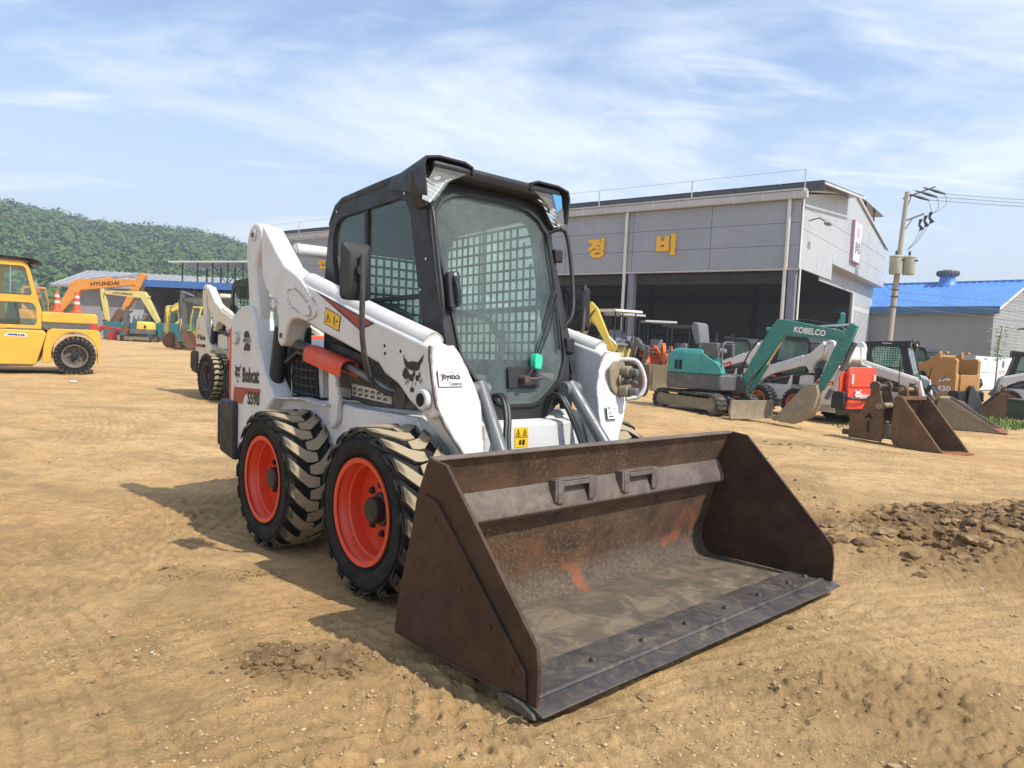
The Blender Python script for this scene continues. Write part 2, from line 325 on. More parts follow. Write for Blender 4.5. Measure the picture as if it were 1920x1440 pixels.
# ---------------------------------------------------------------- terrain
LX, LY = -.37044, 3.96925
def sstep(a, b, x):
    t = np.clip((x-a)/(b-a), 0, 1); return t*t*(3-2*t)
def T(x, y):
    x = np.asarray(x, float); y = np.asarray(y, float)
    Xl = (x-LX)*.668-(y-LY)*.744; d = np.hypot(x-LX, y-LY)
    return .08*np.tanh(.0393*Xl/.08)*np.exp(-(d/5)**4)-.38*sstep(2.5, 8, x)*sstep(6, 13, y)
def G(x, y): return float(T(x, y))
def vnoise(x, y, seed=0):
    xi = np.floor(x); yi = np.floor(y); fx = x-xi; fy = y-yi; fx = fx*fx*(3-2*fx); fy = fy*fy*(3-2*fy)
    def h(a, b):
        s = np.sin(a*127.1+b*311.7+seed*74.7)*43758.5453; return s-np.floor(s)
    return (h(xi, yi)*(1-fx)+h(xi+1, yi)*fx)*(1-fy)+(h(xi, yi+1)*(1-fx)+h(xi+1, yi+1)*fx)*fy
def fbm(x, y, oct=4, seed=0, gain=.5):
    s = np.zeros_like(x); a = 1.; t = 0
    for i in range(oct):
        s += a*vnoise(x*2**i, y*2**i, seed+i*13); t += a; a *= gain
    return s/t-.5
def clodmask(x, y):
    # churned strip at the right of the bucket, plus two small patches
    u = (x-3.95)*.93+(y-4.85)*.36; v = -(x-3.95)*.36+(y-4.85)*.93
    m = np.exp(-((u/1.9)**4))*np.exp(-(np.abs(v)/.70)**3)
    m2 = np.exp(-(((x+.66)/.24)**2+((y-2.36)/.12)**2)**1.5)
    m3 = .55*np.exp(-(((x-2.4)/.55)**2+((y-6.6)/.35)**2)**1.5)+.5*np.exp(-(((x-3.9)/1.3)**2+((y-9.2)/.7)**2)**1.5)
    m4 = .5*np.exp(-(((x+1.35)/.3)**2+((y-3.3)/.14)**2)**1.5)
    return m, m2, m3, m4
TRK = [(-6.5, 9.5, 9.6, .28, 1.), (-6.5, 9.5, 8.2, .28, .8), (9, -3.2, 9.3, .30, .9), (9, -3.2, 8.1, .3, 1.), (-1, -22, 25.1, .3, .7), (2.5, -22, 26.2, .3, .9),
       (-9, -2, 8.4, .3, .8), (-9, -2, 7.3, .3, .7), (3, 22, 17.4, .3, .8), (14, 14, 10.3, .35, 1.), (14, 14, 8.6, .35, .9)]
STR = [(-4, 0, 3.4, .42), (-4, 0, 4.7, .30), (2.5, -2, 4.65, .40), (2.5, -2, 5.8, .35), (-2, 9, 4.2, .40), (-2, 9, 3.0, .30), (-5, -3, 7.4, .5), (7, 2, 4.3, .4), (5, -6, 9.6, .4), (-12, 4, 8.5, .5), (-12, 4, 9.9, .5), (0, 30, 21.5, .6), (0, 30, 24, .5)]
def stria(x, y):
    s = np.zeros_like(x); wob = fbm(x*1.3, y*1.3, 2, 15)*.10
    for cx, cy, rr, w in STR:
        d = np.hypot(x-cx, y-cy)-rr+wob; br = sstep(-.16, .10, fbm(x*.6+cx, y*.6, 2, 24)); s += np.exp(-(d/w)**4)*br*(np.sin(d*2*np.pi/.085+3*fbm(x*.5, y*.5, 2, 5))*.6+.4*np.sin(d*2*np.pi/.037))
    return s
def detail(x, y):
    r = np.hypot(x, y); near = 1/(1+(r/14)**2)
    z = .035*fbm(x*.55, y*.55, 4, 1)+.018*fbm(x*2.3, y*2.3, 4, 5)
    fine = .020*fbm(x*9, y*9, 3, 9, .6)+.014*fbm(x*30, y*30, 3, 21, .65)
    rough = sstep(-.05, .22, fbm(x*.9, y*.9, 3, 33))
    crumb = .011*sstep(.52, .80, vnoise(x*38+3*vnoise(x*9, y*9, 2), y*38, 51))*sstep(-.02, .12, fbm(x*3.1, y*3.1, 3, 53))
    z = z+fine*(.25+1.2*rough)*(.4+.6*near)+crumb*(.25+1.4*rough)*near
    for cx, cy, rr, w, a in TRK:
        d = np.hypot(x-cx, y-cy)-rr; th = np.arctan2(y-cy, x-cx)*rr
        band = np.exp(-(d/w)**4); br = sstep(-.12, .18, fbm(x*.8+7, y*.8, 2, 44))
        rid = np.abs(((th+np.abs(d)*.7)/.095) % 1-.5)*2
        z += a*band*br*(.015*sstep(.3, .7, rid)-.016)+.006*a*br*np.exp(-((np.abs(d)-w*1.1)/.06)**2)
    z += .0075*stria(x, y)
    # fine scrape lines
    ln = np.sin((x*.45+y*.9)*52+6*fbm(x*.7, y*.7, 2, 60)); z += .0035*ln*sstep(.02, .25, fbm(x*.6+3, y*.6, 2, 61))
    m, m2, m3, m4 = clodmask(x, y)
    cl = np.abs(fbm(x*6, y*6, 4, 70, .6))*2
    z += m*(.04+.15*cl*1.2+.06*fbm(x*2.2, y*2.2, 2, 77)+.05*np.abs(fbm(x*17, y*17, 3, 79, .6)))+m2*(.012+.045*cl+.04*np.abs(fbm(x*19, y*19, 3, 79, .6)))+m3*(.07*cl)+m4*(.04*cl)
    # keep the ground level where the tyres and bucket rest
    Xl = (x-LX)*.668-(y-LY)*.744; Sl = -(x-LX)*.744-(y-LY)*.668
    flatm = np.exp(-(((Xl-.35)/1.6)**6+(Sl/1.02)**6)); z = z*(1-.8*flatm)-.012*flatm
    return z
def tints(x, y):
    m, m2, m3, m4 = clodmask(x, y); ch = np.clip(m*1.15+m2*.9+m3*.8+m4*.7+.35*fbm(x*3, y*3, 3, 5)*(m+m2+m3 > .1), 0, 1); tr = np.zeros_like(x)
    for cx, cy, rr, w, a in TRK:
        d = np.hypot(x-cx, y-cy)-rr; th = np.arctan2(y-cy, x-cx)*rr; br = sstep(-.12, .18, fbm(x*.8+7, y*.8, 2, 44)); rid = np.abs(((th+np.abs(d)*.7)/.095) % 1-.5)*2
        tr += a*br*(np.exp(-(d/w)**4)*(.35+.5*(1-sstep(.3, .7, rid)))+.5*np.exp(-((np.abs(d)-w*1.1)/.05)**2))
    sc = sstep(.05, .24, fbm(x*1.1+y*.3, y*2.6, 4, 82))*.7
    return ch, np.clip(np.maximum(np.maximum(tr*.8, sc), .55*sstep(.1, .8, -stria(x, y))), 0, 1)
def build_ground():
    cen = R(90)
    a1 = np.linspace(R(90-41), R(90+41), 640); a2 = np.linspace(R(90+41), R(90+41)+R(278), 60)[1:-1]
    ang = np.concatenate([a1, a2]); na = len(ang)
    rr = [1.2]
    while rr[-1] < 70: rr.append(rr[-1]*1.0053)
    while rr[-1] < 3000: rr.append(rr[-1]*1.16)
    rr = np.array(rr); nr = len(rr)
    A, Q = np.meshgrid(ang, rr); X = (Q*np.cos(A)).ravel(); Y = (Q*np.sin(A)).ravel()
    Z = T(X, Y)+detail(X, Y)*np.clip(1.3-Q.ravel()/60, 0, 1)
    co = np.stack([X, Y, Z], 1); co = np.vstack([co, [[0, 0, 0]]]).astype(np.float32)
    i = np.arange(nr-1)[:, None]*na; j = np.arange(na)[None, :]; k = (j+1) % na
    quads = np.stack([i+j, i+na+j, i+na+k, i+k], -1).reshape(-1, 4)
    tris = np.stack([np.full(na, nr*na), np.arange(na), (np.arange(na)+1) % na], 1)
    me = bpy.data.meshes.new('ground'); me.vertices.add(len(co)); me.vertices.foreach_set('co', co.ravel())
    loops = np.concatenate([quads.ravel(), tris.ravel()]).astype(np.int32); me.loops.add(len(loops)); me.loops.foreach_set('vertex_index', loops)
    st = np.concatenate([np.arange(len(quads))*4, len(quads)*4+np.arange(len(tris))*3]).astype(np.int32)
    me.polygons.add(len(st)); me.polygons.foreach_set('loop_start', st); me.polygons.foreach_set('use_smooth', [True]*len(st)); me.update(calc_edges=True); me.validate()
    ch, tr = tints(co[:, 0].astype(float), co[:, 1].astype(float)); me.attributes.new('churn', 'FLOAT', 'POINT').data.foreach_set('value', ch.astype(np.float32)); me.attributes.new('mark', 'FLOAT', 'POINT').data.foreach_set('value', tr.astype(np.float32))
    return me
def soil():
    k = Mat('soil'); 
    a = k.ramp(k.noise(.35, 5, .6), .35, .65); b = k.ramp(k.noise(1.3, 7, .66, .4), .40, .66); c = k.ramp(k.noise(7, 8, .7), .42, .68)
    col = k.mixc(a, (.63, .385, .168), (.69, .46, .22)); col = k.mixc(k.mth('MULTIPLY', b, .65), col, (.43, .275, .12)); col = k.mixc(k.mth('MULTIPLY', c, .45), col, (.27, .175, .085))
    g = k.ramp(k.noise(.8, 6, .7, .6), .60, .76, 0, .55); col = k.mixc(g, col, (.37, .29, .19))
    # pale dry crumbs and dark specks
    sp = k.ramp(k.noise(110, 3, .6), .66, .74, 0, .5); col = k.mixc(sp, col, (.62, .50, .33)); sp2 = k.ramp(k.noise(60, 4, .65), .61, .70, 0, .6); col = k.mixc(sp2, col, (.20, .13, .07)); sp3 = k.mth('MULTIPLY', k.ramp(k.noise(24, 6, .7), .60, .68, 0, .65), k.ramp(k.noise(1.7, 4, .6), .42, .60)); col = k.mixc(sp3, col, (.21, .14, .075))
    mk = N(k.t, 'ShaderNodeAttribute', attribute_name='mark').outputs['Fac']; col = k.mixc(k.mth('MULTIPLY', mk, .55), col, (.30, .19, .092)); ck = N(k.t, 'ShaderNodeAttribute', attribute_name='churn').outputs['Fac']; col = k.mixc(k.mth('MULTIPLY', ck, .9), col, (.20, .125, .06))
    k.set('Base Color', col); k.set('Roughness', .95); k.set('Specular IOR Level', .15)
    n = N(k.t, 'ShaderNodeTexNoise', i_Scale=28, i_Detail=10, i_Roughness=.72); k.t.links.new(k.co(), n.inputs[0]); k.bump(n.outputs[0], 1.0, .035)
    MT['soil'] = k.m
    k = Mat('clod_soil'); a = k.ramp(k.noise(4, 6, .65), .35, .65); col = k.mixc(a, (.15, .095, .048), (.33, .215, .105)); k.set('Base Color', col); k.set('Roughness', .95); k.set('Specular IOR Level', .15); k.bump(k.noise(60, 6, .7), .7, .01); MT['clod_soil'] = k.m
    k = Mat('pebble'); n = N(k.t, 'ShaderNodeNewGeometry'); r = n.outputs['Random Per Island']
    col = k.mixc(r, (.30, .20, .10), (.52, .36, .18)); col = k.mixc(k.ramp(r, .975, .99), col, (.52, .46, .37)); k.set('Base Color', col); k.set('Roughness', .9); MT['pebble'] = k.m
soil()
ground = link('ground', build_ground(), MT['soil']); ground['kind'] = 'structure'
ICO = None
def ico(sub):
    bm = bmesh.new(); bmesh.ops.create_icosphere(bm, subdivisions=sub, radius=1); v = np.array([q.co[:] for q in bm.verts]); f = np.array([[q.index for q in p.verts] for p in bm.faces]); bm.free(); return v, f
def scatter(name, P, S, sub, m, squash=(.5, .8), jit=.28, smooth=False, sink=.25):
    V, F = ico(sub); n = len(P); k = len(V); a = rng.uniform(0, 2*np.pi, n); ca, sa = np.cos(a), np.sin(a)
    d = 1+jit*rng.normal(0, 1, (n, k)).clip(-1.6, 1.6); v = V[None]*d[..., None]*S[:, None, None]
    v[..., 0] *= rng.uniform(.75, 1.35, n)[:, None]; v[..., 2] *= rng.uniform(*squash, n)[:, None]
    x = v[..., 0]*ca[:, None]-v[..., 1]*sa[:, None]; y = v[..., 0]*sa[:, None]+v[..., 1]*ca[:, None]
    z0 = T(P[:, 0], P[:, 1])+detail(P[:, 0], P[:, 1])*np.clip(1.3-np.hypot(P[:, 0], P[:, 1])/60, 0, 1)
    co = np.stack([x+P[:, 0, None], y+P[:, 1, None], v[..., 2]+(z0+S*sink)[:, None]], -1).reshape(-1, 3).astype(np.float32)
    f = (F[None]+(np.arange(n)*k)[:, None, None]).reshape(-1, 3).astype(np.int32)
    me = bpy.data.meshes.new(name); me.vertices.add(len(co)); me.vertices.foreach_set('co', co.ravel()); me.loops.add(f.size); me.loops.foreach_set('vertex_index', f.ravel())
    me.polygons.add(len(f)); me.polygons.foreach_set('loop_start', (np.arange(len(f))*3).astype(np.int32)); me.polygons.foreach_set('use_smooth', [smooth]*len(f)); me.update(calc_edges=True)
    return link(name, me, m)
def off_loader(P):
    Xl = (P[:, 0]-LX)*.668-(P[:, 1]-LY)*.744; Sl = -(P[:, 0]-LX)*.744-(P[:, 1]-LY)*.668
    return P[~((np.abs(Xl-.2) < 1.66) & (np.abs(Sl) < 1.0))]
n = 24000; r_ = 1.6*np.exp(rng.uniform(0, 1, n)*np.log(9)); a_ = rng.uniform(R(50), R(130), n); P = off_loader(np.stack([r_*np.cos(a_), r_*np.sin(a_)], 1))
P = P[fbm(P[:, 0]*.8, P[:, 1]*.8, 3, 90)+.25*fbm(P[:, 0]*3, P[:, 1]*3, 2, 91) > .03]
S = .0023*np.exp(rng.normal(0, .55, len(P)))*(1+.05*np.hypot(P[:, 0], P[:, 1])); S = S.clip(.0018, .022)
tag(scatter('gravel', P, S, 1, MT['pebble'], (.4, .8), .16), 'small pale pebbles and dirt crumbs strewn over the tan soil', 'gravel', kind='stuff')
# crumbled clods: dense in the churned strip, sparse elsewhere
P = np.stack([rng.uniform(1.6, 6.2, 16000), rng.uniform(3.2, 10.2, 16000)], 1); m_, m2_, m3_, m4_ = clodmask(P[:, 0], P[:, 1]); P1 = P[(m_+.35*m3_) > rng.uniform(.12, 1.1, len(P))][:2600]
P = np.stack([rng.uniform(-1.1, -.2, 1500), rng.uniform(2.1, 2.6, 1500)], 1); m_, m2_, m3_, m4_ = clodmask(P[:, 0], P[:, 1]); P2 = P[m2_ > rng.uniform(.1, 1, len(P))][:330]
P = np.stack([rng.uniform(-1.9, -.8, 1500), rng.uniform(3.0, 3.6, 1500)], 1); P4 = P[clodmask(P[:, 0], P[:, 1])[3] > rng.uniform(.1, .6, len(P))][:90]
n = 420; r_ = 2.2*np.exp(rng.uniform(0, 1, n)*np.log(7)); a_ = rng.uniform(R(50), R(128), n); P3 = np.stack([r_*np.cos(a_), r_*np.sin(a_)], 1); P3 = off_loader(P3[fbm(P3[:, 0]*.7, P3[:, 1]*.7, 2, 33) > .02])
S = np.concatenate([.018*np.exp(rng.normal(0, .55, len(P1))), .009*np.exp(rng.normal(0, .55, len(P2))), .006*np.exp(rng.normal(0, .5, len(P4))), .006*np.exp(rng.normal(0, .5, len(P3)))]).clip(.005, .055)
tag(scatter('soil_clods', np.concatenate([P1, P2, P4, P3]), S, 2, MT['clod_soil'], (.4, .75), .19, sink=.02), 'churned heap of brown soil clods beside the big bucket', 'soil clods', kind='stuff')
# single big clods one can pick out
for i, (x, y, s, lab) in enumerate([(2.12, 4.12, .085, 'large rounded clod lying apart at the left tip of the churned soil'), (2.75, 4.62, .12, 'dark broad clod at the left side of the churned soil heap'), (3.35, 5.25, .13, 'pointed grey clod standing highest in the churned soil heap'),
                                   (3.05, 4.25, .11, 'shadowed wedge-shaped clod in front of the churned soil heap'), (1.62, 4.75, .045, 'small lone clod on bare soil right of the bucket side plate')]):
    o = scatter('soil_clod', np.array([[x, y]]), np.array([s]), 3, MT['clod_soil'], (.45, .6), .07, sink=-.05); tag(o, lab, 'soil clod', 'big clods right of the bucket')
# dry twigs
b = MB()
for i in range(46):
    r_ = 1.8*math.exp(random.random()*1.4); a_ = random.uniform(R(58), R(124)); x, y = r_*math.cos(a_), r_*math.sin(a_)
    z = float(T(x, y)+detail(np.array([x]), np.array([y]))[0])+.004; t = random.uniform(0, 6.28); l = random.uniform(.02, .09)
    b.tube([(x, y, z), (x+l*.5*math.cos(t), y+l*.5*math.sin(t), z+.006), (x+l*math.cos(t+.3), y+l*math.sin(t+.3), z)], .0013, 4)
plain('straw', (.42, .32, .16), .8)
tag(b.build('dry_twigs', MT['straw']), 'dry straw stalks and twigs scattered on the soil', 'twigs', kind='stuff')
# ---------------------------------------------------------------- skid steer loader
HEAD = [[(1245,520),(1265,570),(1310,625),(1340,640),(1395,622),(1450,635),(1470,645),(1510,590),(1557,522),(1540,620),(1500,690),(1500,735),(1460,765),(1400,765),(1330,745),(1290,710),(1265,650)],
 [(1280,715),(1320,750),(1340,800),(1370,830),(1400,810),(1405,770),(1430,770),(1435,830),(1410,860),(1410,910),(1390,925),(1355,915),(1340,880),(1300,890),(1275,890),(1240,840),(1250,780)],
 [(1500,745),(1500,780),(1480,830),(1445,835),(1440,880),(1460,920),(1490,905),(1490,860),(1512,860),(1508,800)],
 [(1385,995),(1400,1020),(1420,1020),(1422,1060),(1410,1085),(1370,1085),(1362,1050),(1370,1020)],
 [(1300,888),(1330,890),(1290,905),(1242,955)],[(1325,905),(1340,912),(1300,940),(1265,995)],[(1338,925),(1347,932),(1320,970),(1292,1015)],
 [(1495,880),(1530,885),(1557,920),(1520,895)],[(1492,900),(1520,915),(1550,950),(1515,925)],[(1490,915),(1505,930),(1525,955),(1500,940)],
 [(1395,930),(1403,930),(1400,985),(1393,985)],[(1440,930),(1448,930),(1443,985),(1435,985)]]
HEADU = [[((x-1240)/317, (1085-y)/565) for x, y in p] for p in HEAD]
_lug = {}
def tyre_meshes(style):
    if style in _lug: return _lug[style]
    w = .70; car = MB()   # unit radius 1, width w, axis y, outer face at y = -w/2
    car.lathe([(.60, -w*.40), (.62, -w*.47), (.70, -w*.515), (.80, -w*.525), (.88, -w*.50), (.915, -w*.46), (.932, -w*.30), (.938, 0), (.932, w*.30), (.915, w*.46), (.88, w*.50), (.70, w*.515), (.60, w*.40)], 56)
    for r_, y in ((.66, -w*.508), (.86, -w*.514)): car.lathe([(r_-.008, y+.01), (r_, y-.012), (r_+.008, y+.01)], 56)
    tr = MB(); n = 18 if style == 'bar' else 26
    for side in (-1, 1):
        for i in range(n):
            a0 = 2*math.pi*(i+(.5 if side > 0 else 0))/n
            if style == 'bar': st = [(w*.50, .25, .092), (w*.34, .12, .098), (w*.14, -.01, .092), (w*.02, -.03, .080), (-w*.09, -.03, .062)]
            else: st = [(w*.50, -.02, .070), (w*.36, .02, .075), (w*.20, -.03, .075), (w*.05, .02, .060)]
            if style == 'smooth': st = [(w*.50, 0, .09), (w*.42, .0, .09), (w*.30, 0, .085)]
            secs = []
            for s_, da, hw in st:
                y = side*s_; dr = -.10*max(0., abs(s_)/w-.30)**1.0 if style == 'bar' else -.012*(abs(s_)/w)**2
                sec = []
                for rr_, e in ((.925, 1.08), (1.0+dr, .93)):
                    for sg in ((-1, 1) if rr_ < .95 else (1, -1)):
                        t = a0+da+sg*hw*e; sec.append((rr_*math.cos(t), y, rr_*math.sin(t)))
                secs.append(sec)
            # shoulder wraps down the sidewall
            y0, da0, hw0 = side*w*.525, st[0][1]+(.03 if style == 'bar' else -.03), st[0][2]
            sh = []
            for rr_, e in (((.90, 1.05), (.945, .9)) if style == 'bar' else ((.83, 1.1), (.93, .9))):
                for sg in ((-1, 1) if rr_ < .9 else (1, -1)):
                    t = a0+da0+sg*hw0*e; sh.append((rr_*math.cos(t), y0, rr_*math.sin(t)))
            tr.loft([sh]+secs)
    _lug[style] = (car.mesh('tyre', 50), tr.mesh('tread', 25)); return _lug[style]
_wh = {}
def wheel(parent, x, y, z, Rr, out, rimmat='rim_orange', style='bar', width=.26, nuts=8, rotate=0.):
    """out = -1 when the outer face looks to -y"""
    key = (rimmat, Rr, nuts)
    if key not in _wh:
        k = Rr/.378; rim = MB(); rim.lathe([(p*k, q*k) for p, q in [(.214, .0), (.236, -.004), (.238, .006), (.226, .014), (.212, .03), (.207, .055), (.199, .062), (.196, .115), (.150, .118), (.135, .110), (.075, .110), (.07, .125), (.02, .125)]], 48)
        hub = MB(); hub.lathe([(p*k, q*k) for p, q in [(.001, .045), (.052, .047), (.058, .055), (.058, .095), (.075, .10), (.078, .112)]], 24)
        nut = MB(); nut.lathe([(.001, 0), (.015*k, .002), (.015*k, .016*k), (.021*k, .018*k), (.021*k, .026*k)], 6)
        _wh[key] = (rim.mesh('wheel', 35), hub.mesh('hub', 35), nut.mesh('lug_nut', 30))
    rim, hub, nut = _wh[key]; cm, tm = tyre_meshes(style)
    w = link('wheel', rim, MT[rimmat], parent); w.location = (x, y, z); w.rotation_euler = (0, rotate, 0 if out < 0 else math.pi)
    t = link('tyre', cm, MT['tyre_rubber'], w); t.scale = (Rr, width/.70, Rr); t.location = (0, width*.5, 0)
    t = link('tread', tm, MT['tyre_tread'], w); t['kind'] = 'stuff'; t.scale = (Rr, width/.70, Rr); t.location = (0, width*.5, 0)
    link('hub', hub, MT['black_paint'], w)
    for i in range(nuts):
        a = 2*math.pi*i/nuts+.2; k = Rr/.378; link('lug_nut', nut, MT['black_paint'], w, loc=(.108*k*math.cos(a), .092*k, .108*k*math.sin(a)))
    return w
ARM = [(-1.03,1.845),(-.838,1.673),(-.716,1.569),(-.557,1.506),(-.455,1.443),(.297,1.222),(.583,1.143),(.735,1.10),(.757,1.085),(.76,1.05),(.775,.982),(.792,.912),(.812,.851),(.816,.80),(.765,.785),(.676,.817),(.596,.856),(.542,.898),(.502,.927),(.387,.972),(.333,1.018),(.216,1.052),(-.038,1.124),(-.258,1.181),(-.433,1.237),(-.55,1.26),(-.62,1.25),(-.654,1.225),(-.688,1.176),(-.705,1.125),(-.735,1.102),(-.765,1.104),(-.792,1.131),(-.798,1.178),(-.79,1.256),(-.83,1.35),(-.978,1.455),(-1.041,1.573),(-1.05,1.744)]
LINK = [(-1.30,1.80),(-1.27,1.85),(-1.20,1.88),(-1.13,1.865),(-1.085,1.82),(-1.076,1.75),(-1.12,1.68),(-1.176,1.603),(-1.164,1.518),(-1.117,1.333),(-1.10,1.05),(-1.28,1.05),(-1.266,1.339),(-1.292,1.511),(-1.325,1.70)]
TOWER = [(-1.45,.42),(-1.498,.50),(-1.498,1.26),(-1.47,1.295),(-1.39,1.335),(-1.29,1.362),(-1.21,1.36),(-1.15,1.335),(-1.115,1.28),(-1.059,1.12),(-1.011,1.039),(-.964,.962),(-.903,.888),(-.805,.797),(-.852,.766),(-.92,.70),(-.98,.60),(-1.02,.42)]
CABSIDE = [(-.60,.98),(-.60,1.51),(-.575,1.68),(-.536,1.842),(-.49,1.905),(-.412,1.937),(.307,1.966),(.42,1.966),(.40,1.88),(.437,1.69),(.475,1.55),(.56,1.25),(.64,.98)]
SWIN = [(-.46,1.05),(-.462,1.48),(-.506,1.61),(-.50,1.74),(-.471,1.803),(-.409,1.832),(.19,1.845),(.245,1.82),(.285,1.755),(.335,1.52),(.40,1.22),(.43,1.05)]
GLASSP = [(.377,1.60),(.377,1.69),(.366,1.744),(.318,1.811),(.248,1.85),(.146,1.866),(0,1.868),(-.146,1.866),(-.248,1.85),(-.318,1.811),(-.366,1.744),(-.377,1.69),(-.377,1.60),(-.345,1.10),(-.336,1.054),(-.276,.958),(-.21,.90),(-.141,.848),(-.09,.831),(.09,.831),(.141,.848),(.21,.90),(.276,.958),(.336,1.054),(.345,1.10)]
DOORP = [(.412,1.60),(.412,1.75),(.39,1.84),(.33,1.90),(.2,1.925),(-.2,1.925),(-.33,1.90),(-.39,1.84),(-.412,1.75),(-.412,1.60),(-.40,1.12),(-.37,.97),(-.31,.86),(-.22,.775),(-.135,.738),(.135,.738),(.22,.775),(.31,.86),(.37,.97),(.40,1.12)]
def doorX(z): return float(np.interp(z, [.60, .74, .95, 1.69, 1.88, 2.0], [.655, .652, .644, .438, .40, .38]))
def warp_door(b, dx):
    b.v = [(doorX(z)+dx+x, y, z) for x, y, z in b.v]; return b
BK_SIDE = [(1.05,.036),(1.06,.13),(1.10,.28),(1.145,.42),(1.178,.555),(1.235,.68),(1.258,.70),(1.345,.688),(1.535,.488),(1.797,.212),(1.806,.15),(1.80,.042),(1.62,.036)]
def strip(path, t):
    """thick sheet following (x,z) path; returns closed polygon"""
    up = []; n = len(path)
    for i, p in enumerate(path):
        a = Vector(path[max(i-1, 0)]); c = Vector(path[min(i+1, n-1)]); d = (c-a).normalized(); up.append((p[0]+d.y*t, p[1]-d.x*t))
    return list(path)+up[::-1]
def bucket(parent, w=.949, hero=True, mats=('bucket_brown', 'bucket_inner', 'bucket_floor', 'edge_steel', 'tube_grey')):
    mb, mi, mf, me_, mtu = [MT[k] for k in mats]
    back = [(1.25,.698),(1.22,.63),(1.19,.555),(1.165,.40),(1.125,.25),(1.10,.175),(1.098,.12),(1.112,.075),(1.14,.046),(1.18,.038)]
    root = MB().prism(strip(back, .014), -w, w).build('bucket', mi, parent, .002)
    MB().prism(strip([(1.18,.038),(1.40,.035),(1.64,.036)], .014), -w, w).build('floor_plate', mf, root, .002)
    MB().prism([(1.230,.703),(1.258,.703),(1.262,.690),(1.240,.684),(1.225,.690)], -w, w).build('top_lip', mtu, root, .003)
    for s in (-1, 1):
        b = MB().prism(BK_SIDE, s*w, s*(w+.014)); b.build('side_plate', mb, root, .002)
        MB().prism([(1.062,.05),(1.155,.40),(1.199,.552),(1.235,.575),(1.309,.562),(1.36,.515),(1.76,.135),(1.765,.05)], s*(w+.0145), s*(w+.026)).build('wear_plate', mb, root, .003)
        if hero:
            MB().prism([(1.66,.014),(1.66,.045),(1.70,.052),(1.76,.048),(1.81,.032),(1.82,.016)], s*(w+.027), s*(w+.04)).build('side_skid', me_, root, .004)
            for x, z in ((1.30,.50),(1.45,.30),(1.60,.22),(1.70,.12)): MB().cyl((x, s*(w+.022), z), (x, s*(w+.029), z), .011, 8).build('rivet', mb, root)
    MB().prism([(1.60,.0365),(1.60,.052),(1.79,.040),(1.835,.028),(1.835,.022),(1.60,.020)], -w-.02, w+.02).build('cutting_edge', me_, root, .002)
    MB().prism([(1.160,.553),(1.182,.562),(1.222,.470),(1.226,.440),(1.205,.425),(1.14,.400)], -w+.001, w-.001).build('torque_tube', mtu, root, .006)
    if hero:
        MB().prism([(1.744,.0455),(1.750,.052),(1.762,.051),(1.770,.043)], -w, w).build('wear_ridge', me_, root, .002)
        for y0, y1 in ((-.323, -.07), (.10, .365)):
            b = MB()
            b.box(1.16, 1.232, y0, y0+.012, .47, .56); b.box(1.16, 1.232, y1-.012, y1, .47, .56); b.box(1.16, 1.232, y0+.013, y1-.013, .552, .562)
            b.box(1.222, 1.234, y0+.013, y0+.05, .462, .554); b.box(1.222, 1.234, y1-.05, y1-.013, .462, .554); b.box(1.222, 1.234, y0+.051, y1-.051, .530, .551); b.build('step_bracket', mtu, root, .003)
        for y in (-.87, -.6, -.33, -.066, .21, .476, .744, .90):
            MB().lathe([(.001, .015), (.008, .014), (.012, .008), (.014, 0)], 10, 'z', (1.695, y, .044)).build('bolt', MT['dark_steel'], root)
    return root
def mir(f):
    for s in (-1, 1): f(s)
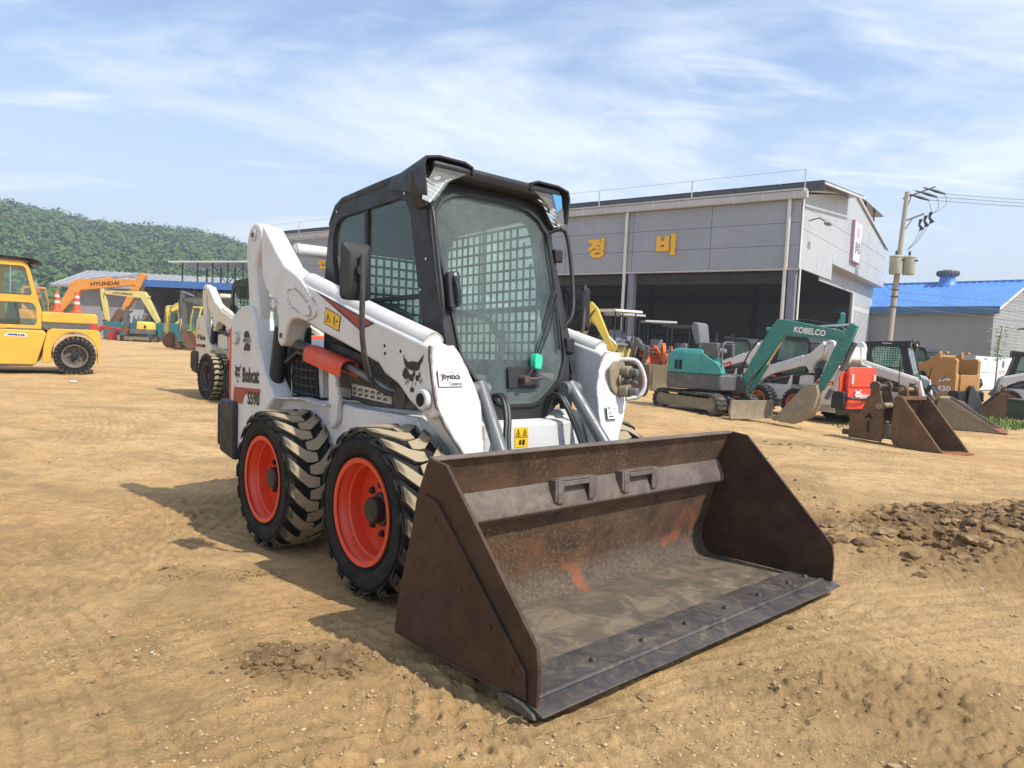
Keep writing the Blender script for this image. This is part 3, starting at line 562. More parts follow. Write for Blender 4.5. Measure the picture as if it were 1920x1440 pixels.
def loader(root, pal, hero=False, cabpal='black_paint', rim='rim_orange', tail='loader_orange', with_bucket=False, mirror=True, style='bar', width=.26, tower=None, has_link=True):
    white = MT[pal]; blk = MT[cabpal]; bv = .008 if hero else .006
    # main frame
    MB().prism([(-1.40,.24),(-1.49,.36),(-1.49,1.10),(-1.1,1.16),(-.62,1.0),(-.40,.80),(.60,.79),(.70,.72),(.74,.55),(.70,.24)], -.455, .455).build('main_frame', white, root, .01)
    MB().prism([(-1.06,.42),(-1.06,.70),(-.98,.79),(-.20,.805),(.0,.785),(.55,.775),(.62,.70),(.63,.42)], -.548, .548).build('side_panel', white, root, .008)
    # axle boxes
    for x in (-.529, .529):
        for s in (-1, 1): MB().cyl((x, s*.5, .372), (x, s*.72, .372), .07, 16).build('axle', MT['dark_steel'], root)
    def fend(s):
        # rear fender ledge, rib and side panels
        MB().prism(strip([(-.88,.784),(-.86,.800),(-.50,.815),(-.205,.792)], .012), s*.549, s*.612).build('fender_ledge', white, root, .002)
        MB().prism([(-.245,1.035),(-.195,1.02),(-.12,.81),(-.135,.70),(-.20,.66),(-.235,.72)], s*.549, s*.575).build('fender_rib', white, root, .006)
        MB().prism([(-.52,.822),(-.52,1.0),(-.40,1.12),(.25,1.0),(.43,.93),(.46,.80),(.0,.793),(-.14,.815)], s*.4555, s*.47).build('lower_panel', MT['dark_panel'], root, .004)
        MB().prism([(-.80,.815),(-.80,1.05),(-.72,1.06),(-.62,1.06),(-.42,1.03),(-.40,.815)], s*.42, s*.53).build('engine_side', white, root, .01)
        # tower
        t = MB().prism(tower or TOWER, s*.50, s*.63).build('tower', white, root, .012)
        MB().prism([(-1.53,.46),(-1.53,1.20),(-1.499,1.24),(-1.499,.46)], s*.47, s*.628).build('tower_edge', MT[tail], root, .004)
        MB().prism([(-1.09,.80),(-1.15,1.04),(-1.22,1.10),(-1.22,.70),(-.93,.70),(-.86,.80)], s*.47, s*.499).build('tower_recess', MT['dark_panel'], root)
        MB().box(-1.08, -.80, s*.40, s*.495, .80, 1.22).build('void_filler', MT['dark_panel'], root); MB().cyl((-.86, s*.56, 1.22), (-.96, s*.56, .78), .045, 14).build('strut', MT['black_paint'], root)  # dark box added to paint the black shade between tower and arms
        if has_link: MB().prism(LINK, s*.50, s*.602).build('lift_link', white, root, .014)
        MB().cyl((-1.19, s*.49, 1.80), (-1.19, s*.612, 1.80), .038, 18).build('link_pin', white, root, .004)
        MB().cyl((-1.19, s*.6125, 1.80), (-1.19, s*.618, 1.80), .016, 10).build('pin_bolt', MT['dark_steel'], root)
        MB().cyl((-1.39, s*.631, 1.155), (-1.39, s*.650, 1.155), .042, 18).build('pivot_boss', white, root, .004)
        # lift arm
        a = MB().prism(ARM, s*.49, s*.617).build('lift_arm', white, root, .014, seg=3)
        MB().cyl((-.835, s*.6175, 1.355), (-.835, s*.632, 1.355), .034, 16).build('arm_boss', white, a, .004)
        MB().cyl((.735, s*.6175, .868), (.735, s*.650, .868), .045, 20).build('arm_boss', white, a, .006)
        MB().cyl((.735, s*.651, .868), (.735, s*.653, .868), .029, 16).build('bore', MT['dark_hole'], a)
        MB().cyl((-.745, s*.6175, 1.165), (-.745, s*.622, 1.165), .016, 12).build('pin_bolt', MT['dark_steel'], a)
        # rounded ridge along the top of the arm
        MB().tube([(-.50, s*.553, 1.462), (.30, s*.553, 1.222), (.69, s*.553, 1.11)], [.052, .052], 14).build('arm_ridge', white, a)
        # front plate of the arm
        o_ = [(.772,.622,1.10),(.772,.622,1.05),(.787,.622,.98),(.806,.622,.90),(.822,.618,.84),(.836,.585,.76),(.850,.548,.70),(.864,.512,.645),(.93,.46,.45)]
        i_ = [(.770,.505,1.105),(.775,.475,1.07),(.786,.435,1.0),(.803,.405,.92),(.820,.388,.86),(.836,.388,.77),(.848,.392,.71),(.862,.396,.65),(.93,.40,.45)]
        low = [(.86, .66, .805, .612, .49), (.77, .69, .815, .582, .40), (.66, .735, .842, .508, .40), (.45, .80, .91, .456, .40), (.20, .88, 1.0, .45, .38)]
        MB().loft([[(c_, s*d_, a_), (c_, s*e_, a_), (b_, s*e_, a_), (b_, s*d_, a_)] for a_, b_, c_, d_, e_ in low]).build('arm_lower', white, a, .008)
        secs = [[(o[0], s*o[1], o[2]), (i[0], s*i[1], i[2]), (i[0]-.014, s*i[1], i[2]-.004), (o[0]-.014, s*o[1], o[2]-.004)] for o, i in zip(o_, i_)]
        MB().loft(secs).build('arm_front_plate', white, a, .003)
        if hero: # triangular rubbed paint on the inner gusset and dark edge
            secs = [[(o[0]-.0145, s*(o[1]+.002), o[2]), (o[0]-.0145, s*(o[1]-.06), o[2]), (o[0]-.024, s*(o[1]-.06), o[2]), (o[0]-.024, s*(o[1]+.002), o[2])] for o in o_]
            MB().loft(secs).build('weld_bead', MT['rusty_pipe'], a, .002)
        # lift cylinder under the arm
        c = MB().cyl((-.86, s*.53, 1.145), (-.10, s*.53, .995), .030, 14).build('lift_cylinder', MT['dark_steel'], root)
        MB().cyl((-.10, s*.53, .995), (.42, s*.53, .86), .018, 12).build('piston_rod', MT['grey_steel'], c); MB().cyl((.43, s*.475, .857), (.43, s*.56, .857), .05, 14).build('rod_eye', MT['dark_steel'], c)
        MB().box(-.90, -.79, s*.49, s*.575, 1.105, 1.175).build('clevis', white, c, .01)
        # tilt cylinder and hoses at the front
        c = MB().cyl((.70, s*.30, .93), (1.00, s*.36, .52), .033, 16).build('tilt_cylinder', MT['grey_steel'], root)
        MB().cyl((.70, s*.255, .90), (.70, s*.36, .90), .042, 16).build('cylinder_eye', MT['grey_steel'], c, .004)
        for k in (0, 1):
            MB().tube([(.66, s*(.22-.03*k), .86), (.74, s*(.20-.02*k), .89), (.80, s*(.215-.02*k), .80), (.84, s*(.26-.02*k), .66), (.90, s*(.27-.02*k), .50)], .011, 8, 2).build('hydraulic_hose', MT['hose_rubber'], c)
    mir(fend)
    MB().cyl((-.86, -.485, 1.69), (-.86, .485, 1.69), .040, 18).build('cross_tube', white, root)
    # front cross panel
    MB().prism([(.745,.30),(.745,.74),(.70,.752),(.60,.752),(.60,.30)], -.30, .30).build('front_panel', white, root, .012)
    # rear: tailgate and bumper
    MB().prism(rounded([(-.46,.42),(.46,.42),(.46,1.12),(.40,1.20),(-.40,1.20),(-.46,1.12)], .04), -1.58, -1.492, 'x').build('tailgate', MT[tail], root, .015)
    bm_ = MB().prism(rounded([(-1.62,.40),(-1.36,.36),(-1.36,.74),(-1.62,.755)], .035), -.66, .66).build('rear_bumper', MT['black_plastic'], root, .02, seg=3)
    for s in (-1, 1):
        MB().box(-1.66, -1.615, s*.62-.04, s*.62+.04, .44, .72).build('bumper_block', MT['black_plastic'], bm_, .015)
        MB().cyl((-1.69, s*.60, .50), (-1.655, s*.60, .50), .018, 8).build('bumper_bolt', MT['dark_steel'], bm_)
    MB().prism([(-1.52,.24),(-1.40,.20),(-1.36,.36),(-1.52,.38)], -.50, .50).build('rear_skid', MT['dark_steel'], root, .01)
    # cab
    cab = MB().ring(CABSIDE, SWIN, -.42, -.385, 'y').build('cab', blk, root, .006)
    MB().ring(CABSIDE, SWIN, .385, .42, 'y').build('cab_side', blk, cab, .006)
    MB().prism([(-.602,.98),(-.602,1.50),(-.577,1.67),(-.57,1.67),(-.585,1.50),(-.585,.98)], -.384, -.30).build('rear_post', blk, cab); MB().prism([(-.602,.98),(-.602,1.50),(-.577,1.67),(-.57,1.67),(-.585,1.50),(-.585,.98)], .30, .384).build('rear_post', blk, cab)
    MB().box(-.602, -.585, -.384, .384, .98, 1.14).build('rear_sill', blk, cab); MB().prism([(-.577,1.67),(-.541,1.838),(-.52,1.838),(-.56,1.67)], -.384, .384).build('rear_header', blk, cab)
    MB().prism([(-.575,1.80),(-.538,1.85),(-.49,1.912),(-.41,1.945),(.0,1.966),(.30,1.976),(.42,1.984),(.475,1.985),(.49,1.965),(.475,1.925),(.44,1.915),(.30,1.93),(-.40,1.905),(-.50,1.84)], -.424, .424).build('roof', blk, cab, .022, seg=3)
    for s in (-1, 1): # lamp hoods at the roof corners
        hood = MB(); prof = [(.475*s,1.80),(.492*s,1.94),(.478*s,1.985),(.40*s,2.002),(.245*s,2.002),(.195*s,1.985),(.19*s,1.945)]
        q = strip(prof, .012*(-s)); hood.prism(q, .10, .497, 'x'); hood.v = [(x_, y_*(.43/.487) if x_ < .3 else y_, z_-(.035 if x_ < .3 else 0) if z_ > 1.9 else (z_+.10 if x_ < .3 else z_)) for x_, y_, z_ in hood.v]; hood.build('lamp_hood', blk, cab, .008)
        MB().prism([(.466*s,1.80),(.478*s,1.94),(.40*s,1.985),(.20*s,1.975),(.21*s,1.93),(.35*s,1.88),(.385*s,1.80),(.43*s,1.76)], .36, .44, 'x').build('lamp_housing', blk, cab, .006)
        lens = [(.405*s,1.965),(.232*s,1.968),(.222*s,1.945),(.325*s,1.898),(.362*s,1.848),(.415*s,1.785),(.462*s,1.795),(.452*s,1.88)]
        MB().prism(rounded(lens, .012, 3), .475, .483, 'x').build('lamp_lens', MT['lens'], cab, .003)
        MB().prism([(p[0]*.985+.006*s, p[1]) for p in lens], .441, .447, 'x').build('lamp_reflector', MT['lamp_reflector'], cab)
        if hero and s > 0: MB().prism(rounded([(.36,1.955),(.43,1.955),(.44,1.89),(.40,1.86)], .01, 3), .4835, .485, 'x').build('lens_film', MT['film_blue'], cab)
        MB().lathe([(.012, -.012), (.03, .0), (.042, .02), (.044, .024)], 16, 'x', (.449, s*.38, 1.925)).build('lamp_bowl', MT['chrome'], cab)
        MB().prism(rounded(SWIN, .05, 4), s*.400, s*.404).build('side_glass', MT['dusty_side' if s > 0 else 'side_glass'], cab)
        if hero: MB().box(-.16, -.13, s*.4045, s*.416, 1.36, 1.84).build('glass_divider', MT['black_plastic'], cab)
        MB().box(-.49, .372, s*.396, s*.414, 1.335, 1.36).build('window_bar', MT['black_plastic'], cab, .004)
    fr = warp_door(MB().ring(DOORP, GLASSP, -.03, .0, 'x', 72, (0, 1.35)), 0).build('door_frame', blk, cab, .004)
    warp_door(MB().ring([(p[0]*1.035, 1.35+(p[1]-1.35)*1.03) for p in GLASSP], GLASSP, .001, .012, 'x', 72, (0, 1.35)), 0).build('door_seal', MT['hose_rubber'], cab)
    g = MB(); angs = [2*math.pi*i/72 for i in range(72)]; loop = cast(GLASSP, (0, 1.35), angs); g.v = []; 
    for t in (1, .66, .33): g.v += [(-.006, p[0]*t, 1.35+(p[1]-1.35)*t) for p in loop]
    g.v.append((-.006, 0, 1.35)); k = 72
    for j in range(k):
        m = (j+1) % k; g.f += [(j, m, k+m, k+j), (k+j, k+m, 2*k+m, 2*k+j), (2*k+j, 2*k+m, 3*k)]
    warp_door(g, 0).build('front_glass', MT['front_glass'], cab)
    MB().prism([(doorX(z)-.032, z) for z in (.74, .95, 1.3, 1.69, 1.9)]+[(.36,1.93),(.30,1.9),(.33,1.69),(.5,1.1),(.56,.74)], -.415, -.384).build('front_pillar', blk, cab, .004)
    MB().prism([(doorX(z)-.032, z) for z in (.74, .95, 1.3, 1.69, 1.9)]+[(.36,1.93),(.30,1.9),(.33,1.69),(.5,1.1),(.56,.74)], .384, .415).build('front_pillar', blk, cab, .004)
    # interior
    MB().box(-.58, .50, -.38, .38, .76, .82).build('cab_floor', MT['dark_panel'], cab)
    st = MB().prism(rounded([(-.34,.90),(.10,.88),(.12,.96),(-.30,.99)], .04), -.24, .24).build('seat', MT['seat_vinyl'], cab, .03)
    MB().prism(rounded([(-.36,.97),(-.24,.97),(-.30,1.22),(-.36,1.26),(-.44,1.22)], .05), -.21, .21).build('seat_back', MT['seat_vinyl'], st, .03)
    MB().box(-.30, .0, -.2, .2, .825, .90).build('seat_base', MT['dark_panel'], st)
    for s in (-1, 1):
        MB().tube([(-.35, s*.27, 1.35), (.05, s*.28, 1.30), (.16, s*.28, 1.18)], .018, 8, 1).build('safety_bar', MT['black_paint'], cab)
        MB().tube([(.12, s*.31, .98), (.15, s*.31, 1.12), (.16, s*.30, 1.22)], .02, 8).build('joystick', MT['black_plastic'], cab)
    def grid(nm, plane, mk):
        b = MB(); mk(b); b.build(nm, MT['black_paint'], cab)
    def rear(b):
        for i in range(12): y = -.30+.6*i/11; b.box(-.592, -.586, y-.007, y+.007, 1.14, 1.67)
        for i in range(10): z = 1.16+.5*i/9; b.box(-.5925, -.5865, -.30, .30, z-.007, z+.007)
    grid('rear_screen', 0, rear); MB().box(-.600, -.597, -.30, .30, 1.14, 1.68).build('rear_glass', MT['dusty_rear'], cab)
    for s in ((1, -1) if hero else (1,)):
        def side(b, s=s):
            yy = s*.380
            for i in range(15): x = -.44+.80*i/14; b.box(x-.007, x+.007, yy-.003, yy+.003, 1.0, min(1.82, 1.82 if x < .2 else 1.82-(x-.2)*2.2))
            for i in range(14): z = 1.03+.78*i/13; b.box(-.47, .30+.12*(1.8-z), yy-.0035, yy+.0035, z-.007, z+.007)
        if s > 0: grid('side_screen', 1, side)
    # wheels
    for x in (-.529, .529):
        for s in (-1, 1): wheel(root, x, s*.812, .372, .378, s, rim, style, width, rotate=random.random())
    return cab
def hero_loader():
    F = Vector((.66725, -.74379, .03933)); Lf = Vector((.74437, .66777, 0)); U = F.cross(Lf)
    Mx = Matrix((F, Lf, U)).transposed().to_4x4(); Mx.translation = (-.37044, 3.96925, 0)
    root = thing('skid_steer_loader', 'large white skid steer loader with black cab and wide brown bucket in the foreground', 'skid steer', M=Mx)
    cab = loader(root, 'white_paint', True)
    bucket(root)
    D = lambda n: MT['decal_'+n]; u = (1, 0, 0); v = (0, 0, 1)
    # tower decals (right side, y = -.63)
    flat('cat_emblem', HEADU, root, (-1.418, -.6315, .868), u, v, .105, .125, D('black'))
    text('brand_lettering', 'Bobcat', root, (-1.285, -.6315, .872), u, v, .262, .098, D('black'), .035)
    flat('model_band', [[(0, 0), (.06, 0), (.36, 0), (.40, .42), (.48, .62), (.60, .72), (1, .74), (1, 1), (.04, 1), (0, .5)]], root, (-1.44, -.6315, .735), u, v, .435, .105, D('brown'))
    text('model_number', 'S590', root, (-1.20, -.6315, .735), u, v, .185, .085, D('black'), .03)
    text('speed_digit', '2', root, (-1.265, -.6315, 1.075), u, v, .095, .125, D('black'), .09)
    flat('speed_band', [[(0, 0), (1, 0), (1, 1), (0, 1)]], root, (-1.272, -.6325, 1.122), u, v, .112, .032, MT['white_paint'], .0035)
    text('speed_word', 'SPEED', root, (-1.268, -.635, 1.125), u, v, .104, .026, D('black'), .03)
    # arm decals (y = -.617)
    flat('cat_emblem', HEADU, root, (.545, -.6185, .895), u, v, .165, .168, D('black'))
    flat('arm_stripe_edge', [[(0, 1), (1, .13), (.78, 0)]], root, (-.325, -.6175, 1.176), u, v, .625, .225, D('black'))
    flat('arm_stripe', [[(.10, .88), (.96, .14), (.775, .04), (.5, .42)]], root, (-.325, -.6185, 1.176), u, v, .625, .225, D('brown'))
    wp = [(0, .36), (.10, 1), (1, .61), (.90, 0)]
    flat('warning_label', [wp], root, (-.214, -.6175, 1.172), u, v, .187, .132, D('black'))
    flat('warning_label', [[(x*.93+.035, y*.9+.05) for x, y in wp]], root, (-.214, -.6185, 1.172), u, v, .187, .132, D('yellow'))
    tri = lambda a, b, s: [[(a, b), (a+s*.06, b), (a+s*.55, b+s*.85), (a+s*.5, b+s)], [(a+s*.45, b+s*.85), (a+s*.94, b-.1*s), (a+s, b-.1*s), (a+s*.5, b+s)], [(a, b), (a+s, b-.1*s), (a+s*.95, b-.03*s), (a+.06*s, b+.07*s)], [(a+.4*s, b+.15*s), (a+.6*s, b+.13*s), (a+.55*s, b+.5*s), (a+.45*s, b+.5*s)]]
    flat('warning_symbol', tri(.10, .42, .33)+[[(.60, .30), (.66, .28), (.66, .62), (.60, .64)], [(.72, .40), (.84, .36), (.84, .42), (.72, .46)]], root, (-.214, -.6195, 1.172), u, v, .187, .132, D('black'))
    # embossed rim of the arm recess
    MB().tube([(-.66, -.618, 1.42), (-.575, -.618, 1.438), (-.40, -.618, 1.34), (-.35, -.618, 1.27), (-.42, -.618, 1.262), (-.64, -.618, 1.335), (-.665, -.618, 1.40), (-.66, -.618, 1.42)], .007, 8, 2).build('recess_bead', MT['white_paint'], root)
    MB().tube([(-.50, -.618, 1.465), (-.33, -.618, 1.35), (-.285, -.618, 1.29), (-.31, -.618, 1.255), (-.40, -.618, 1.243)], .006, 8, 2).build('arm_bead', MT['white_paint'], root)
    # rub strip and bolts seen on the arm
    for x, z in ((.39, 1.10), (.395, 1.065), (.525, 1.075), (.752, 1.035)): MB().cyl((x, -.6172, z), (x, -.619, z), .008, 8).build('rivet_hole', MT['dark_hole'], root)
    # front plate label: plane x ~ .79..
    nf = Vector((-.02, 0, .1)); 
    pu = Vector((0, 1, 0)); pv = Vector((-.165, 0, 1)).normalized()
    flat('control_label', [[(0, 0), (1, 0), (1, 1), (0, 1)]], root, (.8055, -.606, .925), pu, pv, .13, .076, D('black'), .001)
    flat('control_label', [[(.012, .02), (.988, .02), (.988, .98), (.012, .98)]], root, (.8055, -.606, .925), pu, pv, .13, .076, D('white'), .002)
    text('control_word', 'Joystick', root, (.804, -.592, .950), pu, pv, .105, .034, D('black'), .02)
    text('control_word', 'Control', root, (.807, -.552, .931), pu, pv, .066, .017, D('black'), .012)
    flat('control_swirl', [[(0, .6), (.1, .2), (.35, .0), (.7, .2), (1, .8), (.7, .45), (.35, .3), (.12, .5)]], root, (.801, -.600, .972), pu, pv, .034, .014, D('red'), .0035)
    text('control_small', 'Selectable', root, (.7985, -.558, .986), pu, pv, .042, .007, D('red'), .01)
    # front panel label
    flat('warning_label', [[(0, 0), (1, 0), (1, 1), (0, 1)]], root, (.746, -.115, .630), pu, (0, 0, 1), .088, .095, D('yellow'))
    flat('warning_symbol', [[(0, .49), (1, .49), (1, .51), (0, .51)]]+tri(.06, .58, .36)+tri(.54, .58, .36)+[[(.3, .15), (.45, .12), (.5, .35), (.35, .38)], [(.52, .14), (.72, .1), (.75, .36), (.6, .4)]], root, (.747, -.115, .630), pu, (0, 0, 1), .088, .095, D('black'), .0025)
    # instruction panel on the dark side panel, y = -.47
    flat('instruction_label', [[(0, .28), (1, .0), (1, .45), (.98, .62), (0, 1)]], root, (-.168, -.471, .815), u, v, .395, .09, D('beige'))
    cells = []
    for i in range(6):
        for j in range(2):
            bx = .03+i*.155; by = .36+j*.28-.26*bx
            cells += [[(bx, by), (bx+.05, by+.02), (bx+.06, by+.16), (bx+.01, by+.13)], [(bx+.07, by), (bx+.10, by), (bx+.09, by+.12), (bx+.065, by+.12)]]
    cells += [[(0, .62), (1, .30), (1, .315), (0, .635)]]
    flat('instruction_pictures', cells, root, (-.168, -.472, .815), u, v, .395, .09, D('black'), .0025)
    flat('instruction_label', [[(0, .1), (1, 0), (1, .9), (0, 1)]], root, (-.30, -.471, .828), u, v, .12, .05, D('beige'))
    flat('instruction_lines', [[(.1, y), (.9, y-.06), (.9, y), (.1, y+.06)] for y in (.2, .36, .52, .68, .82)], root, (-.30, -.472, .828), u, v, .12, .05, D('black'), .0025)
    # grille in the engine side
    gr = MB().prism([(-.76,.83),(-.775,1.02),(-.63,1.062),(-.455,1.035),(-.42,.80),(-.55,.79),(-.69,.815)], -.5305, -.537).build('grille_opening', MT['dark_hole'], root)
    b = MB()
    for i in range(6):
        x = -.735+.06*i; b.tube([(x+.005*i, -.545, .815), (x, -.552, .93), (x, -.540, 1.03+.012*min(i, 3))], .004, 6)
    for i in range(5):
        z = .835+.045*i; b.tube([(-.745, -.541, z+.012), (-.60, -.554, z), (-.43, -.548, z-.006)], .004, 6)
    b.build('grille_guard', MT['black_paint'], gr)
    MB().prism([(-.80,1.012),(-.63,1.078),(-.44,1.045),(-.45,1.03),(-.63,1.06),(-.785,1.0)], -.5305, -.575).build('grille_hood', MT['black_paint'], gr, .002)
    # orange guard over the lift cylinder
    pts = []
    for i in range(9): t = math.pi*(.02+.98*i/8); pts.append((math.cos(t), math.sin(t)))
    d = Vector((.76, 0, -.15)).normalized(); upv = Vector((.19, 0, .98)); o0 = Vector((-.52, -.53, 1.068)); secs = []
    prof = [(-.055, -.05), (-.056, .01), (-.045, .035), (-.02, .05), (.02, .05), (.045, .035), (.056, .01), (.055, -.05)]; prof = prof+[(x*.92, z-.006) for x, z in prof[::-1]]
    for l in (0, .44): secs.append([o0+d*l+Vector((0, x, 0))+upv*z*.9 for x, z in prof])
    MB().loft(secs).build('cylinder_guard', MT['loader_orange'], root, .003)
    # hoses behind the arm
    for k in range(4): MB().tube([(-.30+.02*k, -.50+.02*k, 1.15), (-.05, -.50+.02*k, 1.10+.015*k), (.20, -.49+.02*k, 1.02+.01*k), (.50, -.48+.02*k, .88)], .015, 8, 2).build('hydraulic_hose', MT['hose_rubber'], root)
    # door furniture
    hnd = MB().prism(rounded([(.304,1.465),(.376,1.455),(.392,1.275),(.322,1.295)], .02, 4), .0, .03, 'x'); hnd.v = [(doorX(z)+.012+x, -y, z) for x, y, z in hnd.v]; h_ = hnd.build('door_handle', MT['black_plastic'], cab, .008)
    MB().tube([(doorX(1.43)+.045, -.345, 1.43), (doorX(1.38)+.07, -.350, 1.38), (doorX(1.32)+.06, -.353, 1.31)], .012, 8, 2).build('handle_grip', MT['black_paint'], h_)
    MB().cyl((doorX(1.44)+.04, -.338, 1.445), (doorX(1.44)+.046, -.338, 1.445), .010, 12).build('key_lock', MT['chrome'], h_)
    MB().tube([(doorX(1.79)-.005, -.402, 1.80), (doorX(1.76)+.035, -.408, 1.77), (doorX(1.5)+.04, -.420, 1.48), (doorX(1.27)+.04, -.432, 1.27), (doorX(1.2), -.440, 1.215)], .011, 10, 2).build('grab_bar', blkm(), cab)
    MB().tube([(doorX(1.75)-.01, .400, 1.755), (doorX(1.78)+.03, .470, 1.788), (doorX(1.75)+.035, .515, 1.755), (doorX(1.5)+.03, .500, 1.48), (doorX(1.3)+.03, .452, 1.29), (doorX(1.22)-.01, .385, 1.226)], .0115, 10, 2).build('grab_bar', blkm(), cab)
    hg = lambda y, z0, z1: MB().box(doorX((z0+z1)/2)-.02, doorX((z0+z1)/2)+.03, y, y+.06, z0, z1).build('door_hinge', MT['black_paint'], cab, .008)
    hg(.395, 1.59, 1.66); hg(.36, 1.09, 1.17)
    wpl = MB().prism([(-.068,1.014),(.136,1.016),(.134,.911),(-.074,.910)], .0, .006, 'x'); wpl.v = [(doorX(z)+.004+x, y, z) for x, y, z in wpl.v]; wp_ = wpl.build('wiper_plate', MT['black_plastic'], cab, .002)
    wx = lambda z, d=.03: doorX(z)+d
    MB().cyl((doorX(.955), .007, .955), (doorX(.955)+.055, .007, .955), .018, 12).build('wiper_motor', MT['rusty_pipe'], wp_)
    MB().tube([(wx(.955, .045), .007, .955), (wx(1.02), .086, 1.022), (wx(1.2), .20, 1.19), (wx(1.419), .336, 1.419)], .006, 6).build('wiper_arm', MT['black_paint'], wp_)
    MB().tube([(wx(.955, .045), .02, .965), (wx(1.02), .10, 1.022), (wx(1.2, .028), .235, 1.19), (wx(1.40), .355, 1.405)], .005, 6).build('wiper_arm', MT['black_paint'], wp_)
    MB().tube([(wx(1.74, .02), .365, 1.741), (wx(1.45, .022), .352, 1.45), (wx(1.12, .02), .31, 1.11)], .009, 6).build('wiper_blade', MT['black_plastic'], wp_)
    MB().tube([(wx(.962, .05), .0, .96), (wx(.965, .05), .07, .955), (wx(.965, .05), .118, .963)], .008, 6).build('wiper_crank', MT['rusty_pipe'], wp_)
    tp = MB().prism(rounded([(.075,1.005),(.115,1.00),(.135,1.04),(.14,1.075),(.105,1.085),(.085,1.05)], .01, 3), .012, .055, 'x'); tp.v = [(doorX(z)+x, y, z) for x, y, z in tp.v]; tp.build('green_tape', MT['green_tape'], wp_, .008)
    # mirrors on bent tubes
    for s, pts, c, ang in ((-1, [(.40, -.50, .86), (.37, -.55, .865), (.31, -.63, .91), (.36, -.70, 1.02), (.40, -.745, 1.16), (.425, -.757, 1.30), (.43, -.762, 1.50)], (.375, -.765, 1.43), 2),
                           (1, [(.40, .50, .86), (.36, .60, .90), (.35, .68, 1.02), (.38, .74, 1.20), (.38, .755, 1.40), (.37, .76, 1.50)], (.33, .745, 1.36), -62)):
        tb = MB().tube(pts, .013, 10, 2).build('mirror_arm', MT['dark_steel'], root)
        b = MB().prism(rounded([(-.078,-.13),(.078,-.13),(.074,.13),(-.074,.13)], .03, 4), -.012, .012, 'x')
        b.add([(-.035, -.045, -.08), (-.035, .045, -.08), (-.035, .045, .08), (-.035, -.045, .08), (-.0125, -.07, -.12), (-.0125, .07, -.12), (-.0125, .07, .12), (-.0125, -.07, .12)], [(3, 2, 1, 0), (0, 1, 5, 4), (1, 2, 6, 5), (2, 3, 7, 6), (3, 0, 4, 7)])
        rot = Matrix.Rotation(R(180+ang), 4, 'Z'); b.v = [tuple((rot @ Vector(p))+Vector(c)) for p in b.v]; m_ = b.build('mirror', MT['black_plastic'], tb, .008)
        kx = Vector(pts[-1]); MB().cyl(tuple(Vector(c)+rot @ Vector((-.06, 0, 0))), tuple(Vector(c)+rot @ Vector((-.02, 0, 0))), .026, 14).build('mirror_ball', MT['black_plastic'], tb)
    # coupler block and handle on the left arm front
    cp = MB().prism(rounded([(.475,1.01),(.52,1.055),(.60,1.05),(.612,.87),(.56,.86),(.50,.90)], .02, 3), .806, .822, 'x').build('coupler_block', MT['dirty_steel'], root, .003)
    for y, z, r_, l in ((.585, 1.00, .030, .09), (.555, .955, .026, .02), (.60, .945, .017, .075), (.575, .898, .034, .10)):
        q = MB().cyl((.823, y, z), (.823+l*.5, y+.005, z), r_, 16).build('coupler', MT['dirty_steel'], cp, .003); MB().cyl((.823+l*.5, y+.005, z), (.823+l, y+.01, z-.005), r_*.62, 14).build('coupler_tip', MT['grey_steel'], q, .003)
    MB().tube([(.79, .59, 1.062), (.83, .63, 1.066), (.86, .665, 1.055), (.88, .70, .97), (.875, .70, .90), (.86, .675, .862), (.82, .62, .852)], .012, 10, 2).build('coupler_handle', MT['white_paint'], root)
    flat('coupler_label', [[(0, 0), (1, 0), (1, 1), (0, 1)]], root, (.853, .432, .752), pu, pv, .08, .072, D('black'), .001); flat('coupler_label', [[(.02, .02), (.98, .02), (.98, .98), (.02, .98)]], root, (.853, .432, .752), pu, pv, .08, .072, D('white'), .002)
    flat('coupler_symbol', [[(.02, .62), (.98, .62), (.98, .64), (.02, .64)], [(.15, .72), (.3, .72), (.3, .88), (.15, .88)], [(.6, .7), (.85, .7), (.85, .92), (.8, .92), (.8, .76), (.6, .76)], [(.15, .4), (.5, .4), (.5, .48), (.15, .48)], [(.15, .15), (.6, .15), (.6, .25), (.15, .25)]], root, (.852, .432, .752), pu, pv, .08, .072, D('black'), .003)
    # screws on the cab
    for x, z in ((.235, 1.862), (-.46, 1.87), (.385, 1.375), (.43, 1.52)): MB().cyl((x, -.4205, z), (x, -.424, z), .007, 8).build('screw', MT['chrome'], cab)
    # dirt caked into the bucket
    return root
def blkm(): return MT['black_paint']
hero = hero_loader()
